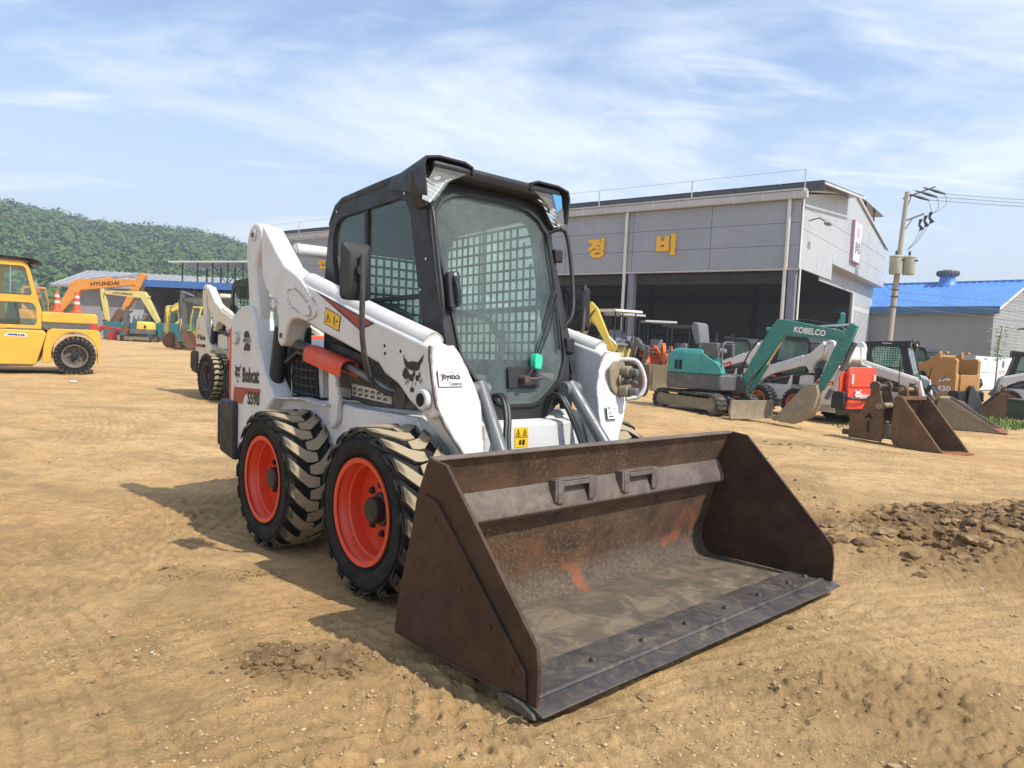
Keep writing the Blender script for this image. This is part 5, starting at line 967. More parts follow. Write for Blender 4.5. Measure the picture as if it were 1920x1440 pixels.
# ---------------------------------------------------------------- loose buckets and attachments
BG = 'loose attachments on the ground at the right'
def att(name, label, x, y, rz, cat='bucket'): return thing(name, label, cat, (x, y, G(x, y)+.012), R(rz), BG)
q = att('coupler_frame', 'rusty coupler frame with two eared plates and pins, leftmost of the rusty attachments', 5.86, 12.25, -46, 'attachment'); m = MT['old_rust']
PLT = [(0,.42),(0,.02),(.54,.0),(.55,.35),(.53,.62),(.47,.80),(.44,.94),(.41,.99),(.37,1.0),(.33,.97),(.31,.86),(.30,.75),(.24,.58),(.15,.44)]
for y in (0, .55):
    pl_ = MB().prism(PLT, y, y+.03).build('ear_plate', m, q, .006)
    MB().lathe([(.02, -.02), (.085, -.02), (.085, .05), (.02, .05)], 18, 'y', (.38, y, .93)).build('pin_boss', m, pl_, .004); MB().lathe([(.02, -.02), (.08, -.02), (.08, .05), (.02, .05)], 18, 'y', (.47, y, .60)).build('pin_boss', m, pl_, .004)
flat('cut_out', [[(.0, 0), (1, 0), (.5, 1)]], q, (.24, -.002, .38), (1, 0, 0), (0, 0, 1), .16, .10, MT['dark_hole']); flat('cut_slot', [[(.0, 0), (1, 0), (1, 1), (0, 1)]], q, (.30, -.002, .14), (1, 0, 0), (0, 0, 1), .035, .20, MT['dark_hole'])
MB().cyl((.38, -.05, .93), (.38, .63, .93), .035, 14).build('pin', MT['dark_steel'], q); MB().cyl((.47, -.04, .60), (.47, .62, .60), .05, 14).build('pin', MT['dirty_steel'], q); MB().cyl((.45, .03, .30), (.45, .55, .30), .03, 12).build('pin', m, q)
MB().box(.10, .50, .031, .549, .03, .27).build('lower_box', MT['dirty_steel'], q, .01); MB().cyl((-.13, .1, .10), (.02, .1, .10), .05, 12).build('stub', m, q); MB().prism([(.1, .27), (.14, .27), (.30, .75), (.27, .76)], .031, .549).build('web_plate', m, q)
def scoop(label, x, y, rz, w, h, l, mats, ears=True, tilt=0):
    q = att('loose_bucket', label, x, y, rz); a, b_, c = [MT[k] for k in mats]
    if tilt: q.rotation_euler = (0, R(tilt), R(rz))
    side = [(0, h*.12), (-.04*l, h*.4), (.02*l, h), (.16*l, h), (l, .03), (l, 0), (.14*l, 0)]
    path = [(.02*l, h), (-.04*l, h*.4), (0, h*.14), (.05*l, .04*h), (.16*l, 0), (l*.86, 0)]
    MB().prism(strip(path, .02), -w/2, w/2).build('shell', b_, q, .003)
    for s in (-1, 1):
        p = MB().prism(side, s*w/2, s*(w/2+.025)).build('side_plate', a, q, .004)
        MB().prism([(.05*l, h*.95), (.16*l, h*.99), (l*.98, .05), (l*.92, .05), (.15*l, h*.82)], s*(w/2+.0255), s*(w/2+.04)).build('side_rim', a, p, .003)
    MB().box(l*.84, l*1.10, -w/2-.02, w/2+.02, -.005, .022).build('lip', c, q, .004); MB().box(.0, .14*l, -w/2, w/2, h*.93, h*1.0).build('top_bar', a, q, .006)
    if ears:
        for y_ in (-w*.22, w*.22):
            e = MB().prism([(-.06*l, h*.80), (-.10*l, h*1.12), (-.02*l, h*1.22), (.08*l, h*1.18), (.12*l, h*1.0), (.02*l, h*.98)], y_-.02, y_+.02).build('hinge_ear', a, q, .004); MB().lathe([(.02, -.04), (.07, -.04), (.07, .04), (.02, .04)], 16, 'y', (.0, y_, h*1.13)).build('pin_boss', a, e)
        MB().cyl((0, -w*.32, h*1.13), (0, w*.32, h*1.13), .035, 14).build('pin', MT['dirty_steel'], q)
    return q
scoop('rusty narrow bucket leaning open with a bright orange-rust lip, right of the coupler frame', 6.62, 11.85, -62, .66, .85, .85, ('old_rust', 'bucket_inner', 'bright_rust'))
scoop('wide grey-brown shovel bucket lying flat beyond the narrow rusty bucket', 10.2, 16.9, -35, 1.2, .70, 1.25, ('dirty_steel', 'old_rust', 'bright_rust'), False)
scoop('pale dusty bucket propped up behind the wide grey-brown shovel', 11.6, 18.6, -20, 1.2, .55, .6, ('dirty_steel', 'dirty_steel', 'dirty_steel'), False)
scoop('brown excavator bucket lying on its side near the weeds at the right', 13.6, 19.6, 150, .9, .75, .8, ('old_rust', 'bucket_brown', 'old_rust'), True)
scoop('dark grey ridged attachment leaning against the tan loader', 13.0, 20.2, -30, .8, .9, .5, ('grey_steel', 'dark_steel', 'dark_steel'), False)
scoop('dark brown bucket left of the teal mini excavator', 3.0, 17.6, -150, 1.1, .75, .8, ('bucket_brown', 'bucket_brown', 'bucket_brown'), False)
q = att('dozer_plate', 'cream ribbed dozer plate standing between the orange machines and the teal one', 4.1, 20.6, -100, 'attachment')
MB().prism([(0, 0), (.06, 0), (.02, .35), (.08, .75), (.02, .75), (-.04, .35)], -.75, .75).build('plate', MT['dirty_steel'], q, .006)
for y in (-.5, 0, .5): MB().box(.03, .075, y-.03, y+.03, .05, .68).build('rib', MT['dirty_steel'], q)
q = att('crate', 'dark green steel crate at the right edge beside the weeds', 14.9, 20.4, 10, 'crate'); paint('crate_green', (.06, .10, .085), .6, .3, .2)
MB().box(-.5, .5, -.4, .4, .0, .5).build('crate_box', MT['crate_green'], q, .01); MB().box(-.54, .54, -.44, .44, .501, .56).build('crate_rim', MT['crate_green'], q, .01)
for x in (-.3, .3): MB().box(x-.03, x+.03, -.43, -.401, .02, .5).build('crate_stay', MT['crate_green'], q)
# ---------------------------------------------------------------- forklift
paint('forklift_yellow', (.70, .41, .05), .42, .25, .55, (.13, .06, .03), scale=2.2, streak=.15); paint('wheel_mud', (.14, .12, .095), .8, .6, 0, scale=4)
fk = thing('forklift', 'large yellow forklift with cab, cut off by the left edge of the picture', 'forklift', (-9.46, 15.32, G(-9.46, 15.3)), R(4)); m = MT['forklift_yellow']
arc = [(.50*math.cos(t), .42+.50*math.sin(t)) for t in [math.pi*(1.06-1.12*i/14) for i in range(15)]]
MB().prism([(-.50,.98),(-.58,.93),(-.66,.60),(-.70,.25)]+arc[0:0]+[(-.52,.25)]+arc+[(.50,.22),(.53,.25),(.56,.60),(.54,.93),(.49,.985)], .02, .15).build('counterweight', m, fk, .02)
arc2 = [(x*1.06, .42+(z-.42)*1.06) for x, z in arc]
MB().prism([(-.48,.97),(-.60,.60),(-.64,.27),(-.54,.27)]+arc2+[(.51,.27),(.53,.60),(.47,.975)], .151, 1.6).build('shaded_core', MT['dark_hole'], fk); MB().prism([(.515,.24),(.555,.60),(.535,.93),(.50,.97),(.50,.24)], .151, 1.75).build('rear_face', m, fk, .01)  # near-black core paints the shade inside the wheel arch
hd = MB().prism(rounded([(-.70,1.105),(-.70,1.33),(.44,1.325),(.485,1.28),(.49,1.105)], .03, 3), .03, 1.74).build('hood', m, fk, .03, seg=3)
MB().prism([(-.70,.985),(-.70,1.104),(.49,1.104),(.485,.986)], .045, 1.72).build('hood_band', MT['grey_skirt'], fk, .006); MB().box(.33, .47, .035, .08, .985, 1.095).build('tail_lamp', MT['decal_red'], fk, .006)
MB().prism([(-3.2,.20),(-3.2,.93),(-.66,.93),(-.60,.86),(-.80,.23),(-.85,.20)], .0, 1.7).build('side_body', m, fk, .02)
MB().prism([(-3.2,.17),(-3.2,.199),(-.86,.199),(-.88,.17)], .01, 1.6).build('side_step', MT['dark_steel'], fk, .005)
cabp = [(-2.4,.96),(-2.4,2.36),(-1.10,2.36),(-1.0,2.30),(-.95,2.20),(-.70,1.33),(-.705,.96)]
up = [(-1.60,1.68),(-1.60,2.24),(-1.10,2.24),(-1.04,2.20),(-.92,1.72),(-.94,1.68)]; lo = [(-1.60,1.03),(-1.60,1.50),(-.90,1.50),(-.82,1.42),(-.80,1.10),(-.84,1.03)]
upf = [(-1.75,1.59),(-1.75,2.36),(-1.10,2.36),(-1.0,2.30),(-.95,2.20),(-.775,1.59)]; lof = [(-1.75,.96),(-1.75,1.588),(-.774,1.588),(-.70,1.33),(-.705,.96)]
cb_ = MB().ring(upf, rounded(up, .04, 3), .02, .10, 'y', 32).build('cab', m, fk, .01); MB().ring(lof, rounded(lo, .06, 3), .02, .10, 'y', 32).build('cab_lower', m, cb_, .01)
MB().prism(rounded(up, .04, 3), .05, .056).build('window', MT['side_glass'], cb_); MB().prism(rounded(lo, .06, 3), .05, .056).build('window', MT['side_glass'], cb_)
MB().ring(rounded([((x+1.3)*1.03-1.3, (z-1.96)*1.05+1.96) for x, z in up], .04, 3), rounded(up, .04, 3), .012, .05, 'y', 32).build('window_seal', MT['hose_rubber'], cb_); MB().box(-1.345, -1.33, .045, .062, 1.68, 2.24).build('window_bar', MT['chrome'], cb_)
MB().ring(upf, rounded(up, .04, 3), 1.60, 1.68, 'y', 32).build('cab_far_side', m, cb_, .01); MB().ring(lof, rounded(lo, .06, 3), 1.60, 1.68, 'y', 32).build('cab_far_side', m, cb_, .01)
MB().prism([(-2.4,2.361),(-2.4,2.40),(-1.2,2.42),(-1.0,2.37),(-.96,2.30),(-1.1,2.361)], -.02, 1.72).build('cab_roof', MT['dark_steel'], cb_, .01); MB().prism([(-1.9,2.43),(-1.9,2.45),(-.90,2.43),(-.75,2.37),(-.90,2.40)], -.05, 1.70).build('roof_sheet', MT['black_plastic'], cb_, .003)
MB().prism([(-1.10,2.355),(-1.0,2.30),(-.95,2.20),(-.705,1.34),(-.75,1.34),(-.99,2.19),(-1.04,2.26),(-1.12,2.30)], .101, 1.599).build('rear_glass_frame', MT['dark_glass'], cb_)
MB().prism(rounded([(-1.7,1.0),(-1.25,1.0),(-1.2,1.1),(-1.3,1.65),(-1.42,1.65),(-1.45,1.15),(-1.7,1.12)], .05, 3), .5, 1.1).build('seat', MT['seat_vinyl'], cb_, .03); MB().box(-1.0, -.94, .05, .09, 2.10, 2.17).build('marker_lamp', MT['excavator_orange'], cb_, .01)
flat('maker_badge', [[(0, .2), (.08, 0), (1, 0), (.96, .7), (.85, 1), (.15, .9)]], fk, (-1.46, -.001, .79), (1, 0, 0), (0, 0, 1), .48, .07, D('white')); flat('maker_badge', [[(.1, .2), (.5, .2), (.54, .75), (.2, .75)]], fk, (-1.46, -.002, .79), (1, 0, 0), (0, 0, 1), .48, .07, D('blue')); flat('badge_marks', [[(x, 0), (x+.2, 0), (x+.2, 1), (x, 1)] for x in (0, .28, .56, .8)], fk, (-1.22, -.003, .80), (1, 0, 0), (0, 0, 1), .18, .04, D('black'), .002)
MB().lathe([(.01, .0), (.40, .0), (.40, .02), (.01, .02)], 8, 'y', (0, .6, .42)).build('arch_shade', MT['dark_hole'], fk)  # black disc added behind the wheel, painting the arch's dark inside
for y in (.06, 1.4): w_ = wheel(fk, 0, y, .40, .405, -1, 'wheel_mud', 'block', .30, 6)
for y in (.06, 1.4): wheel(fk, -2.6, y, .46, .46, -1, 'wheel_mud', 'smooth', .32, 6)
mst = MB().box(-3.55, -3.40, .2, .34, .1, 2.6).build('mast', MT['dark_steel'], fk, .01); MB().box(-3.55, -3.40, 1.3, 1.44, .1, 2.6).build('mast_rail', MT['dark_steel'], mst, .01); MB().box(-3.60, -3.56, .15, 1.5, .3, .9).build('carriage', MT['dark_steel'], mst, .01); MB().box(-4.7, -3.61, .3, .42, .06, .11).build('fork', MT['dark_steel'], mst); MB().box(-4.7, -3.61, 1.2, 1.32, .06, .11).build('fork', MT['dark_steel'], mst)
paint('cone_orange', (.62, .10, .035), .6, .25, 0, scale=6); plain('cone_white', (.55, .5, .45), .6)
def cone(x, y, lab):
    z = G(-9.46, 15.3)+1.327; q = thing('traffic_cone', lab, 'traffic cone', (x, y, z), R(20), 'cones on the forklift hood')
    MB().prism(rounded([(-.12,-.12),(.12,-.12),(.12,.12),(-.12,.12)], .03, 3), 0, .03, 'z').build('cone_base', MT['cone_orange'], q, .004)
    MB().lathe([(.095, .031), (.075, .10), (.055, .25), (.048, .43), (.040, .46), (.001, .465)], 20, 'z').build('cone_body', MT['cone_orange'], q)
    for z0, r_ in ((.20, .0635), (.33, .0545)): MB().lathe([(r_+.002, z0), (r_-.003, z0+.06)], 20, 'z').build('cone_band', MT['cone_white'], q)
def squash(o):
    for c in o.children:
        if c.name.startswith('wheel') and not c.name.startswith('wheel_well'): c.location.x *= .86; continue
        c.data.transform(Matrix.Diagonal((.86, 1, 1, 1))); squash(c)
squash(fk); fk.rotation_euler = (0, 0, R(31))
cone(-9.92, 15.42, 'left of the two orange traffic cones on the forklift hood'); cone(-9.60, 15.60, 'right of the two orange traffic cones on the forklift hood')
# ---------------------------------------------------------------- workshop
paint('cladding_shaded', (.30, .33, .375), .5, .12, 0, scale=.6, var=.10, bump=.02, streak=.28, ribs=16); paint('gable_grey', (.44, .465, .49), .5, .12, 0, scale=.5, var=.08, bump=.02, streak=.25, ribs=16); paint('trim_white', (.66, .66, .63), .5, .12, 0, scale=1, streak=.1); paint('column_blue', (.20, .22, .27), .5, .1, 0); paint('gutter_grey', (.46, .46, .46), .4, .15, 0, scale=1)  # front cladding made darker than the gable, its shade mixed into the colour
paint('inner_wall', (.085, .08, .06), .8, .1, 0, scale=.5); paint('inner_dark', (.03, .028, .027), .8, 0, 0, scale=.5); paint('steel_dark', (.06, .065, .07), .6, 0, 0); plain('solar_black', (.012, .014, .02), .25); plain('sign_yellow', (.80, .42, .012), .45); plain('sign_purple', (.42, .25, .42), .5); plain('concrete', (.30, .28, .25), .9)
def rib_sheet(name, x0, x1, z0, z1, parent, m, axis, off, pitch=.22, d=.012):
    """horizontally ribbed sheet in plane axis=off"""
    b = MB(); n = int((z1-z0)/pitch); pts = []
    for i in range(n):
        a = z0+(z1-z0)*i/n; c = z0+(z1-z0)*(i+1)/n; pts += [(off, a), (off-d, a+.01), (off-d, c-.025), (off, c-.015)]
    pts += [(off, z1), (off+.03, z1), (off+.03, z0)]
    if axis == 'x': b.prism(pts, x0, x1, 'y')
    else: b.v = []; b.prism(pts, x0, x1, 'x')
    return b.build(name, m, parent, smooth=0)
WS = thing('workshop', 'large grey metal workshop with open dark bays and yellow letters', 'building', (13.3, 34, -.38), R(52.84))
EV, FB, RG, GW, FL = 8.88, 5.67, 10.8, 20.7, 43.8
cols = [0, 4.4, 8.83, 13.2, 17.6, 22, 26.4, 30.8, 35.2, 39.6, FL]
for a, b_ in zip(cols, cols[1:]):
    for k in range(3):
        z0 = FB+(EV-FB)*k/3; MB().box(-.03, .05, a+.012, b_-.012, z0+.008, z0+(EV-FB)/3-.008).build('wall_panel', MT['cladding_shaded'], WS, .006, seg=1)
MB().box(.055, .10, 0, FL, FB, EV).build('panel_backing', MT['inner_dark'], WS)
MB().box(-.05, .12, -.02, FL, FB-.10, FB-.002).build('fascia_trim', MT['gutter_grey'], WS, .01)
g_ = MB().box(-.32, .0, -.25, FL, EV+.01, EV+.36).build('gutter', MT['gutter_grey'], WS, .02)
for i in range(30): MB().box(-.335, -.321, i*1.45+.3, i*1.45+.34, EV+.01, EV+.36).build('gutter_strap', MT['trim_white'], g_)
def zr(x): return EV+.25+(RG-EV)*(1-abs(x-GW/2)/(GW/2))
# gable cladding: columns of panels clipped by the roof slope, lower right part set back
gc = [0, 3.1, 6.2, 9.2, 12.2, 15.0, 17.8, GW]
for a, b_ in zip(gc, gc[1:]):
    zs = [FB if a < 6.0 else 6.65, 7.55, 8.6]
    for k, z0 in enumerate(zs):
        last = k == 2; z1 = None if last else zs[k+1]-.014
        if last:
            p = [(a+.012, z0), (b_-.012, z0)]+([(b_-.012, zr(b_)-.02), (GW/2, zr(GW/2)-.02), (a+.012, zr(a)-.02)] if a < GW/2 < b_ else [(b_-.012, zr(b_)-.02), (a+.012, zr(a)-.02)])
        else: p = [(a+.012, z0), (b_-.012, z0), (b_-.012, z1), (a+.012, z1)]
        MB().prism(p, -.03, .05).build('gable_panel', MT['gable_grey'], WS, .006, seg=1)
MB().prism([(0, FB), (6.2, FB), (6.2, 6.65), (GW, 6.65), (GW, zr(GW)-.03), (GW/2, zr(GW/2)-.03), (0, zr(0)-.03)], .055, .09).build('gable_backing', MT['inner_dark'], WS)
MB().box(6.2, GW, -.05, .62, 6.55, 6.645).build('soffit', MT['gutter_grey'], WS, .01); MB().box(6.2, GW, .60, .66, FB, 6.55).build('door_header', MT['gable_grey'], WS); MB().box(14.3, GW, .60, .70, 0, FB-.002).build('pier_wall', MT['gable_grey'], WS); MB().box(14.2, 14.6, .5, .60, 0, FB).build('door_jamb', MT['trim_white'], WS, .01)
MB().box(-.03, .30, -.04, .25, FB-.09, FB-.001).build('corner_trim', MT['gutter_grey'], WS); MB().box(-.06, .12, -.06, -.031, FB, EV).build('corner_flashing', MT['trim_white'], WS)
for i, x in enumerate((14.6, 17.2)): MB().box(x, x+2.4, .585, .5995, 4.6, 4.9).build('pier_band', MT['trim_white'], WS)
rf = MB().prism([(-.35, EV+.37), (GW/2, RG+.32), (GW+.35, EV+.37), (GW+.35, EV+.45), (GW/2, RG+.42), (-.35, EV+.45)], -.12, FL+.2).build('roof', MT['gutter_grey'], WS, .01)
MB().prism([(-.36, EV+.28), (GW/2, RG+.22), (GW+.36, EV+.28), (GW+.36, EV+.36), (GW/2, RG+.31), (-.36, EV+.36)], -.16, -.05).build('verge_trim', MT['trim_white'], WS, .005)
# inside
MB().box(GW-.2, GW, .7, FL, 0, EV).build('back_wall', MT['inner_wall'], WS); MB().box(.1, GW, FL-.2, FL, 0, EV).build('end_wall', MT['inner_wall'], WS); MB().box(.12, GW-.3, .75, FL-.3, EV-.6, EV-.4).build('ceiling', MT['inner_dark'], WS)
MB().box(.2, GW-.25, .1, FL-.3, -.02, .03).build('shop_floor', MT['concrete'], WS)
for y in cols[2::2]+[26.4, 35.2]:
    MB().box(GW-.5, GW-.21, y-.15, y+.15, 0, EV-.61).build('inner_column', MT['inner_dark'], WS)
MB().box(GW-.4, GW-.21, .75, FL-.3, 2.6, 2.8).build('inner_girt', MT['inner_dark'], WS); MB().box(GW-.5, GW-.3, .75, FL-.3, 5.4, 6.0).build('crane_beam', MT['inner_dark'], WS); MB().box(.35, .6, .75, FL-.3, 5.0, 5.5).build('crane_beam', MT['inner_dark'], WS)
plain('banner', (.30, .28, .22), .8); plain('banner_ink', (.03, .03, .035), .8)
MB().box(GW-.24, GW-.215, 21.5, 29.5, 3.3, 4.4).build('banner', MT['banner'], WS); flat('banner_marks', [[(x, 0), (x+.07, 0), (x+.07, .4), (x, .4)] for x in (0, .15, .3, .5, .65, .85)]+[[(x, .55), (x+.1, .55), (x+.1, 1), (x, 1)] for x in (.02, .17, .33, .52, .68, .86)], WS, (GW-.245, 29.2, 3.55), (0, -1, 0), (0, 0, 1), 7.4, .6, MT['banner_ink'])
for y in (.28, 8.83, 17.6, 26.4, 35.2, 43.5):
    c = MB().box(.02, .34, y-.10, y+.10, 0, FB-.11).build('column', MT['column_blue'], WS, .005)
    MB().box(.0, .36, y-.17, y-.105, 0, FB-.11).build('column_flange', MT['column_blue'], c); MB().box(.0, .36, y+.105, y+.17, 0, FB-.11).build('column_flange', MT['column_blue'], c)
for y in (.55, 9.2, 26.8):
    MB().tube([(-.14, y, EV+.02), (-.14, y, FB+.15), (-.02, y+.05, FB-.15), (-.02, y+.05, 0)], .09, 12).build('downpipe', MT['trim_white'], WS)
MB().box(-.02, .12, -.12, -.061, 0, FB).build('corner_post', MT['trim_white'], WS, .01)
for nm, y in (('정', 11.09), ('비', 6.81), ('건', 35.5)):
    text('sign_letter', nm, WS, (-.033, y+.55, 6.47), (0, -1, 0), (0, 0, 1), 1.08, 1.12, MT['sign_yellow'], .055, .10)
sg = MB().box(9.95, 11.85, -.22, -.035, 7.15, 9.55).build('sign_box', MT['sign_purple'], WS, .01); MB().box(10.02, 11.78, -.232, -.2205, 7.22, 9.48).build('sign_face', MT['decal_white'], sg)
text('sign_text', '장비로', WS, (10.25, -.234, 7.65), (1, 0, 0), (0, 0, 1), 1.3, .72, MT['decal_black'], .03)
flat('sign_logo', [[(.0, .3), (.2, .0), (.35, .1), (.22, .4), (.45, .75), (.5, 1), (.15, .7)], [(.5, .95), (.62, .6), (.5, .2), (.7, .0), (.95, .3), (.9, .65), (.7, .9)]], WS, (10.55, -.234, 8.55), (1, 0, 0), (0, 0, 1), .7, .7, MT['decal_red'])
MB().tube([(1.1, -.05, 8.05), (1.1, -.5, 8.15), (1.3, -.75, 8.0)], .03, 6).build('lamp_bracket', MT['dark_steel'], WS); MB().box(1.2, 1.75, -.95, -.70, 7.85, 7.95).build('flood_lamp', MT['grey_steel'], WS, .03)
rail = MB(); ry = [-.1, 5.5, 11, 16.5, 22, 27.5, 33, 38.5, 43.5]
for y in ry: MB().cyl((-.2, y, EV+.36), (-.2, y, EV+1.35), .028, 6).build('rail_post', MT['gutter_grey'], WS)
for h in (1.33,): MB().tube([(-.2, y, EV+h) for y in ry], .008, 5).build('rail_wire', MT['grey_steel'], WS)
sol = thing('solar_array', 'long dark row of solar panels above the workshop gutter', 'solar panels', M=WS.matrix_world.copy() if False else Matrix.Translation((13.3, 34, -.38)) @ Matrix.Rotation(R(52.84), 4, 'Z'))
sm_ = MB().box(-.55, .55, -1.0, 1.0, 0, .05).mesh('panel', 0)
def panel(parent, x, y, z, tilt):
    o = link('panel', sm_, MT['solar_black'], parent); o.location = (x, y, z); o.rotation_euler = (0, R(tilt), 0); o.scale = (1, .98, 1)
for i in range(21):
    for k in range(8): panel(sol, .75+k*1.06, .15+i*2.03, EV+.86+k*.107, -5.8)
MB().prism([(.2, EV+.66), (8.8, EV+1.53), (8.8, EV+1.62), (.2, EV+.75)], -.92, -.86).build('array_rail', MT['trim_white'], sol)
MB().prism([(.2, EV+.40), (.3, EV+.40), (.3, EV+.80), (.2, EV+.80)], -.85, FL).build('array_skirt', MT['steel_dark'], sol)
for x in (.9, 2.6, 4.4, 6.2):
    for y in (-.1, 8, 16, 24, 32): MB().cyl((x, y, zr(x)+.05), (x, y, EV+.77+.1*x), .05, 6).build('array_leg', MT['gutter_grey'], sol)
s2 = thing('solar_array', 'short solar panel rack sticking out past the far slope of the workshop roof', 'solar panels', M=Matrix.Translation((13.3, 34, -.38)) @ Matrix.Rotation(R(52.84), 4, 'Z'))
for i in range(4):
    for k in range(6): panel(s2, 13.4+k*1.06, 1.0+i*2.03, EV+2.37-k*.0, 0)
for x in (14.2, 17.0): MB().cyl((x, .2, zr(x)+.05), (x, .2, EV+2.36), .06, 8).build('array_leg', MT['dark_steel'], s2)
MB().cyl((15.0, .2, zr(15)+.2), (16.9, .2, EV+2.2), .04, 8).build('array_brace', MT['dark_steel'], s2)
# ---------------------------------------------------------------- blue roofed building
paint('siding_grey', (.30, .305, .31), .55, .1, 0, scale=.8, streak=.08); paint('roof_blue', (.10, .27, .66), .4, .06, 0, scale=.8, var=.15); paint('blue_fascia', (.06, .16, .30), .5, .1, 0)
BB = thing('storehouse', 'grey clapboard storehouse with a bright blue roof behind the utility pole', 'building', (30.1, 45, -.38), R(41.3)); EH, RH, BW_, BL = 5.1, 7.15, 12.0, 20.0
rib_sheet('front_siding', 0.1, BL, 0, EH-.1, BB, MT['siding_grey'], 'x', 0.0)
b = MB(); nrow = 34
for i in range(nrow):
    z0 = RH*i/nrow; z1 = RH*(i+1)/nrow; 
    def xr(z): return 0 if z < EH else (z-EH)/(RH-EH)*BW_/2
    x0 = xr(z0); 
    if BW_-2*x0 < .2: continue
    b.add([(x0, -.0, z0), (BW_-x0, -.0, z0), (BW_-xr(z1), -.0, z1), (xr(z1), -.0, z1), (x0, -.022, z0+.012), (BW_-x0, -.022, z0+.012), (BW_-xr(z1), -.006, z1), (xr(z1), -.006, z1)], [(4, 5, 6, 7), (0, 1, 5, 4), (3, 2, 1, 0), (7, 6, 2, 3), (0, 4, 7, 3), (1, 2, 6, 5)])
b.build('gable_siding', MT['siding_grey'], BB, smooth=0)
MB().box(BW_-.1, BW_, .1, BL, 0, EH).build('back_wall', MT['siding_grey'], BB); MB().box(.05, BW_-.11, BL-.1, BL, 0, EH).build('end_wall', MT['siding_grey'], BB)
for sgn in (0, 1):
    b = MB(); n = 46; L = BL+.8
    for i in range(n):
        y = -.4+L*i/n
        for a, c, h in ((0, .72, 0), (.72, 1, .05)):
            y0, y1 = y+L/n*a, y+L/n*c; xa, xb = (-.35, BW_/2) if not sgn else (BW_+.35, BW_/2); za, zb = EH+.02, RH+.16
            b.add([(xa, y0, za+h), (xb, y0, zb+h), (xb, y1, zb+h), (xa, y1, za+h), (xa, y0, za-.03), (xb, y0, zb-.03), (xb, y1, zb-.03), (xa, y1, za-.03)], [(0, 1, 2, 3), (7, 6, 5, 4), (0, 3, 7, 4), (0, 4, 5, 1), (3, 2, 6, 7)])
    b.build('roof', MT['roof_blue'], BB, smooth=0)
MB().box(-.42, -.36, -.4, BL+.4, EH-.42, EH+.06).build('fascia', MT['blue_fascia'], BB); MB().prism([(-.36, EH-.02), (BW_/2, RH+.12), (BW_+.36, EH-.02), (BW_+.36, EH-.2), (BW_/2, RH-.06), (-.36, EH-.2)], -.42, -.405).build('verge', MT['trim_white'], BB); MB().box(BW_/2-.18, BW_/2+.18, -.42, BL+.4, RH+.12, RH+.24).build('ridge_cap', MT['roof_blue'], BB)
vt = MB().lathe([(.75, 0), (.55, .35), (.50, .7)], 20, 'z', (BW_/2-.3, 4.6, RH-.15)).build('vent_base', MT['roof_blue'], BB); MB().lathe([(.48, .70), (.66, .78), (.72, .95), (.66, 1.12), (.3, 1.22), (.01, 1.24)], 20, 'z', (BW_/2-.3, 4.6, RH-.15)).build('vent_turbine', MT['grey_steel'], vt)
for i in range(20):
    t = 2*math.pi*i/20; MB().tube([(BW_/2-.3+.66*math.cos(t), 4.6+.66*math.sin(t), RH+.62), (BW_/2-.3+.745*math.cos(t), 4.6+.745*math.sin(t), RH+.80), (BW_/2-.3+.66*math.cos(t), 4.6+.66*math.sin(t), RH+.98)], .02, 4).build('turbine_vane', MT['dark_steel'], vt)
MB().tube([(-.06, 11.2, EH-.45), (-.06, 11.2, 0)], .07, 8).build('downpipe', MT['old_rust'], BB); MB().box(-.02, .02, .0, .12, 0, EH-.1).build('corner_trim', MT['siding_grey'], BB)
def window(x0, x1, z0, z1, ax):
    bx = (lambda a, b_, d0, d1, c, d: MB().box(d0, d1, a, b_, c, d)) if ax == 'x' else (lambda a, b_, d0, d1, c, d: MB().box(a, b_, d0, d1, c, d))
    w = bx(x0, x1, -.06, -.03, z0, z1).build('window', MT['dark_glass'], BB)
    for a, b_, c, d in ((x0-.06, x1+.06, z0-.06, z0), (x0-.06, x1+.06, z1, z1+.06), (x0-.06, x0, z0, z1), (x1, x1+.06, z0, z1), ((x0+x1)/2-.03, (x0+x1)/2+.03, z0, z1)): bx(a, b_, -.08, -.061, c, d).build('window_frame', MT['trim_white'], w)
window(5.2, 7.4, 1.1, 2.2, 'x'); window(1.0, 1.9, 1.2, 2.2, 'y'); window(4.4, 5.3, 1.2, 2.2, 'y'); window(7.6, 8.5, 1.2, 2.2, 'y'); MB().tube([(5.5, 0, 4.0), (5.5, -1.6, 4.1)], .06, 8).build('lamp_arm', MT['dark_steel'], BB)
# ---------------------------------------------------------------- fence of panels
paint('fence_white', (.66, .68, .72), .5, .1, 0, scale=1, streak=.08); paint('fence_shaded', (.40, .42, .46), .5, .1, 0, scale=1)  # second paint is the white fence darkened for its shaded run
def fence(label, x, y, rz, n, w, mat, seg):
    q = thing('panel_fence', label, 'fence', (x, y, -.38), R(rz))
    for i in range(n):
        MB().box(i*w+.02, (i+1)*w-.02, 0, .05, .06, 1.02).build('fence_panel', MT[mat], q, .008, seg=1); MB().box(i*w+.02, (i+1)*w-.02, 0, .05, 1.04, 1.95).build('fence_panel', MT[mat], q, .008, seg=1)
        MB().box(i*w-.04, i*w+.04, .051, .11, 0, 1.9).build('fence_post', MT['gutter_grey'], q)
    return q
f1 = fence('white panel fence with a round blue sign, right of the black car', 25.2, 38.8, 42, 6, 2.2, 'fence_white', 0); f2 = fence('panel fence darkened to grey for its shade, behind the black car', 18.7, 46.2, -48.7, 5, 1.97, 'fence_shaded', 0)
plain('sign_blue', (.03, .10, .32), .5)
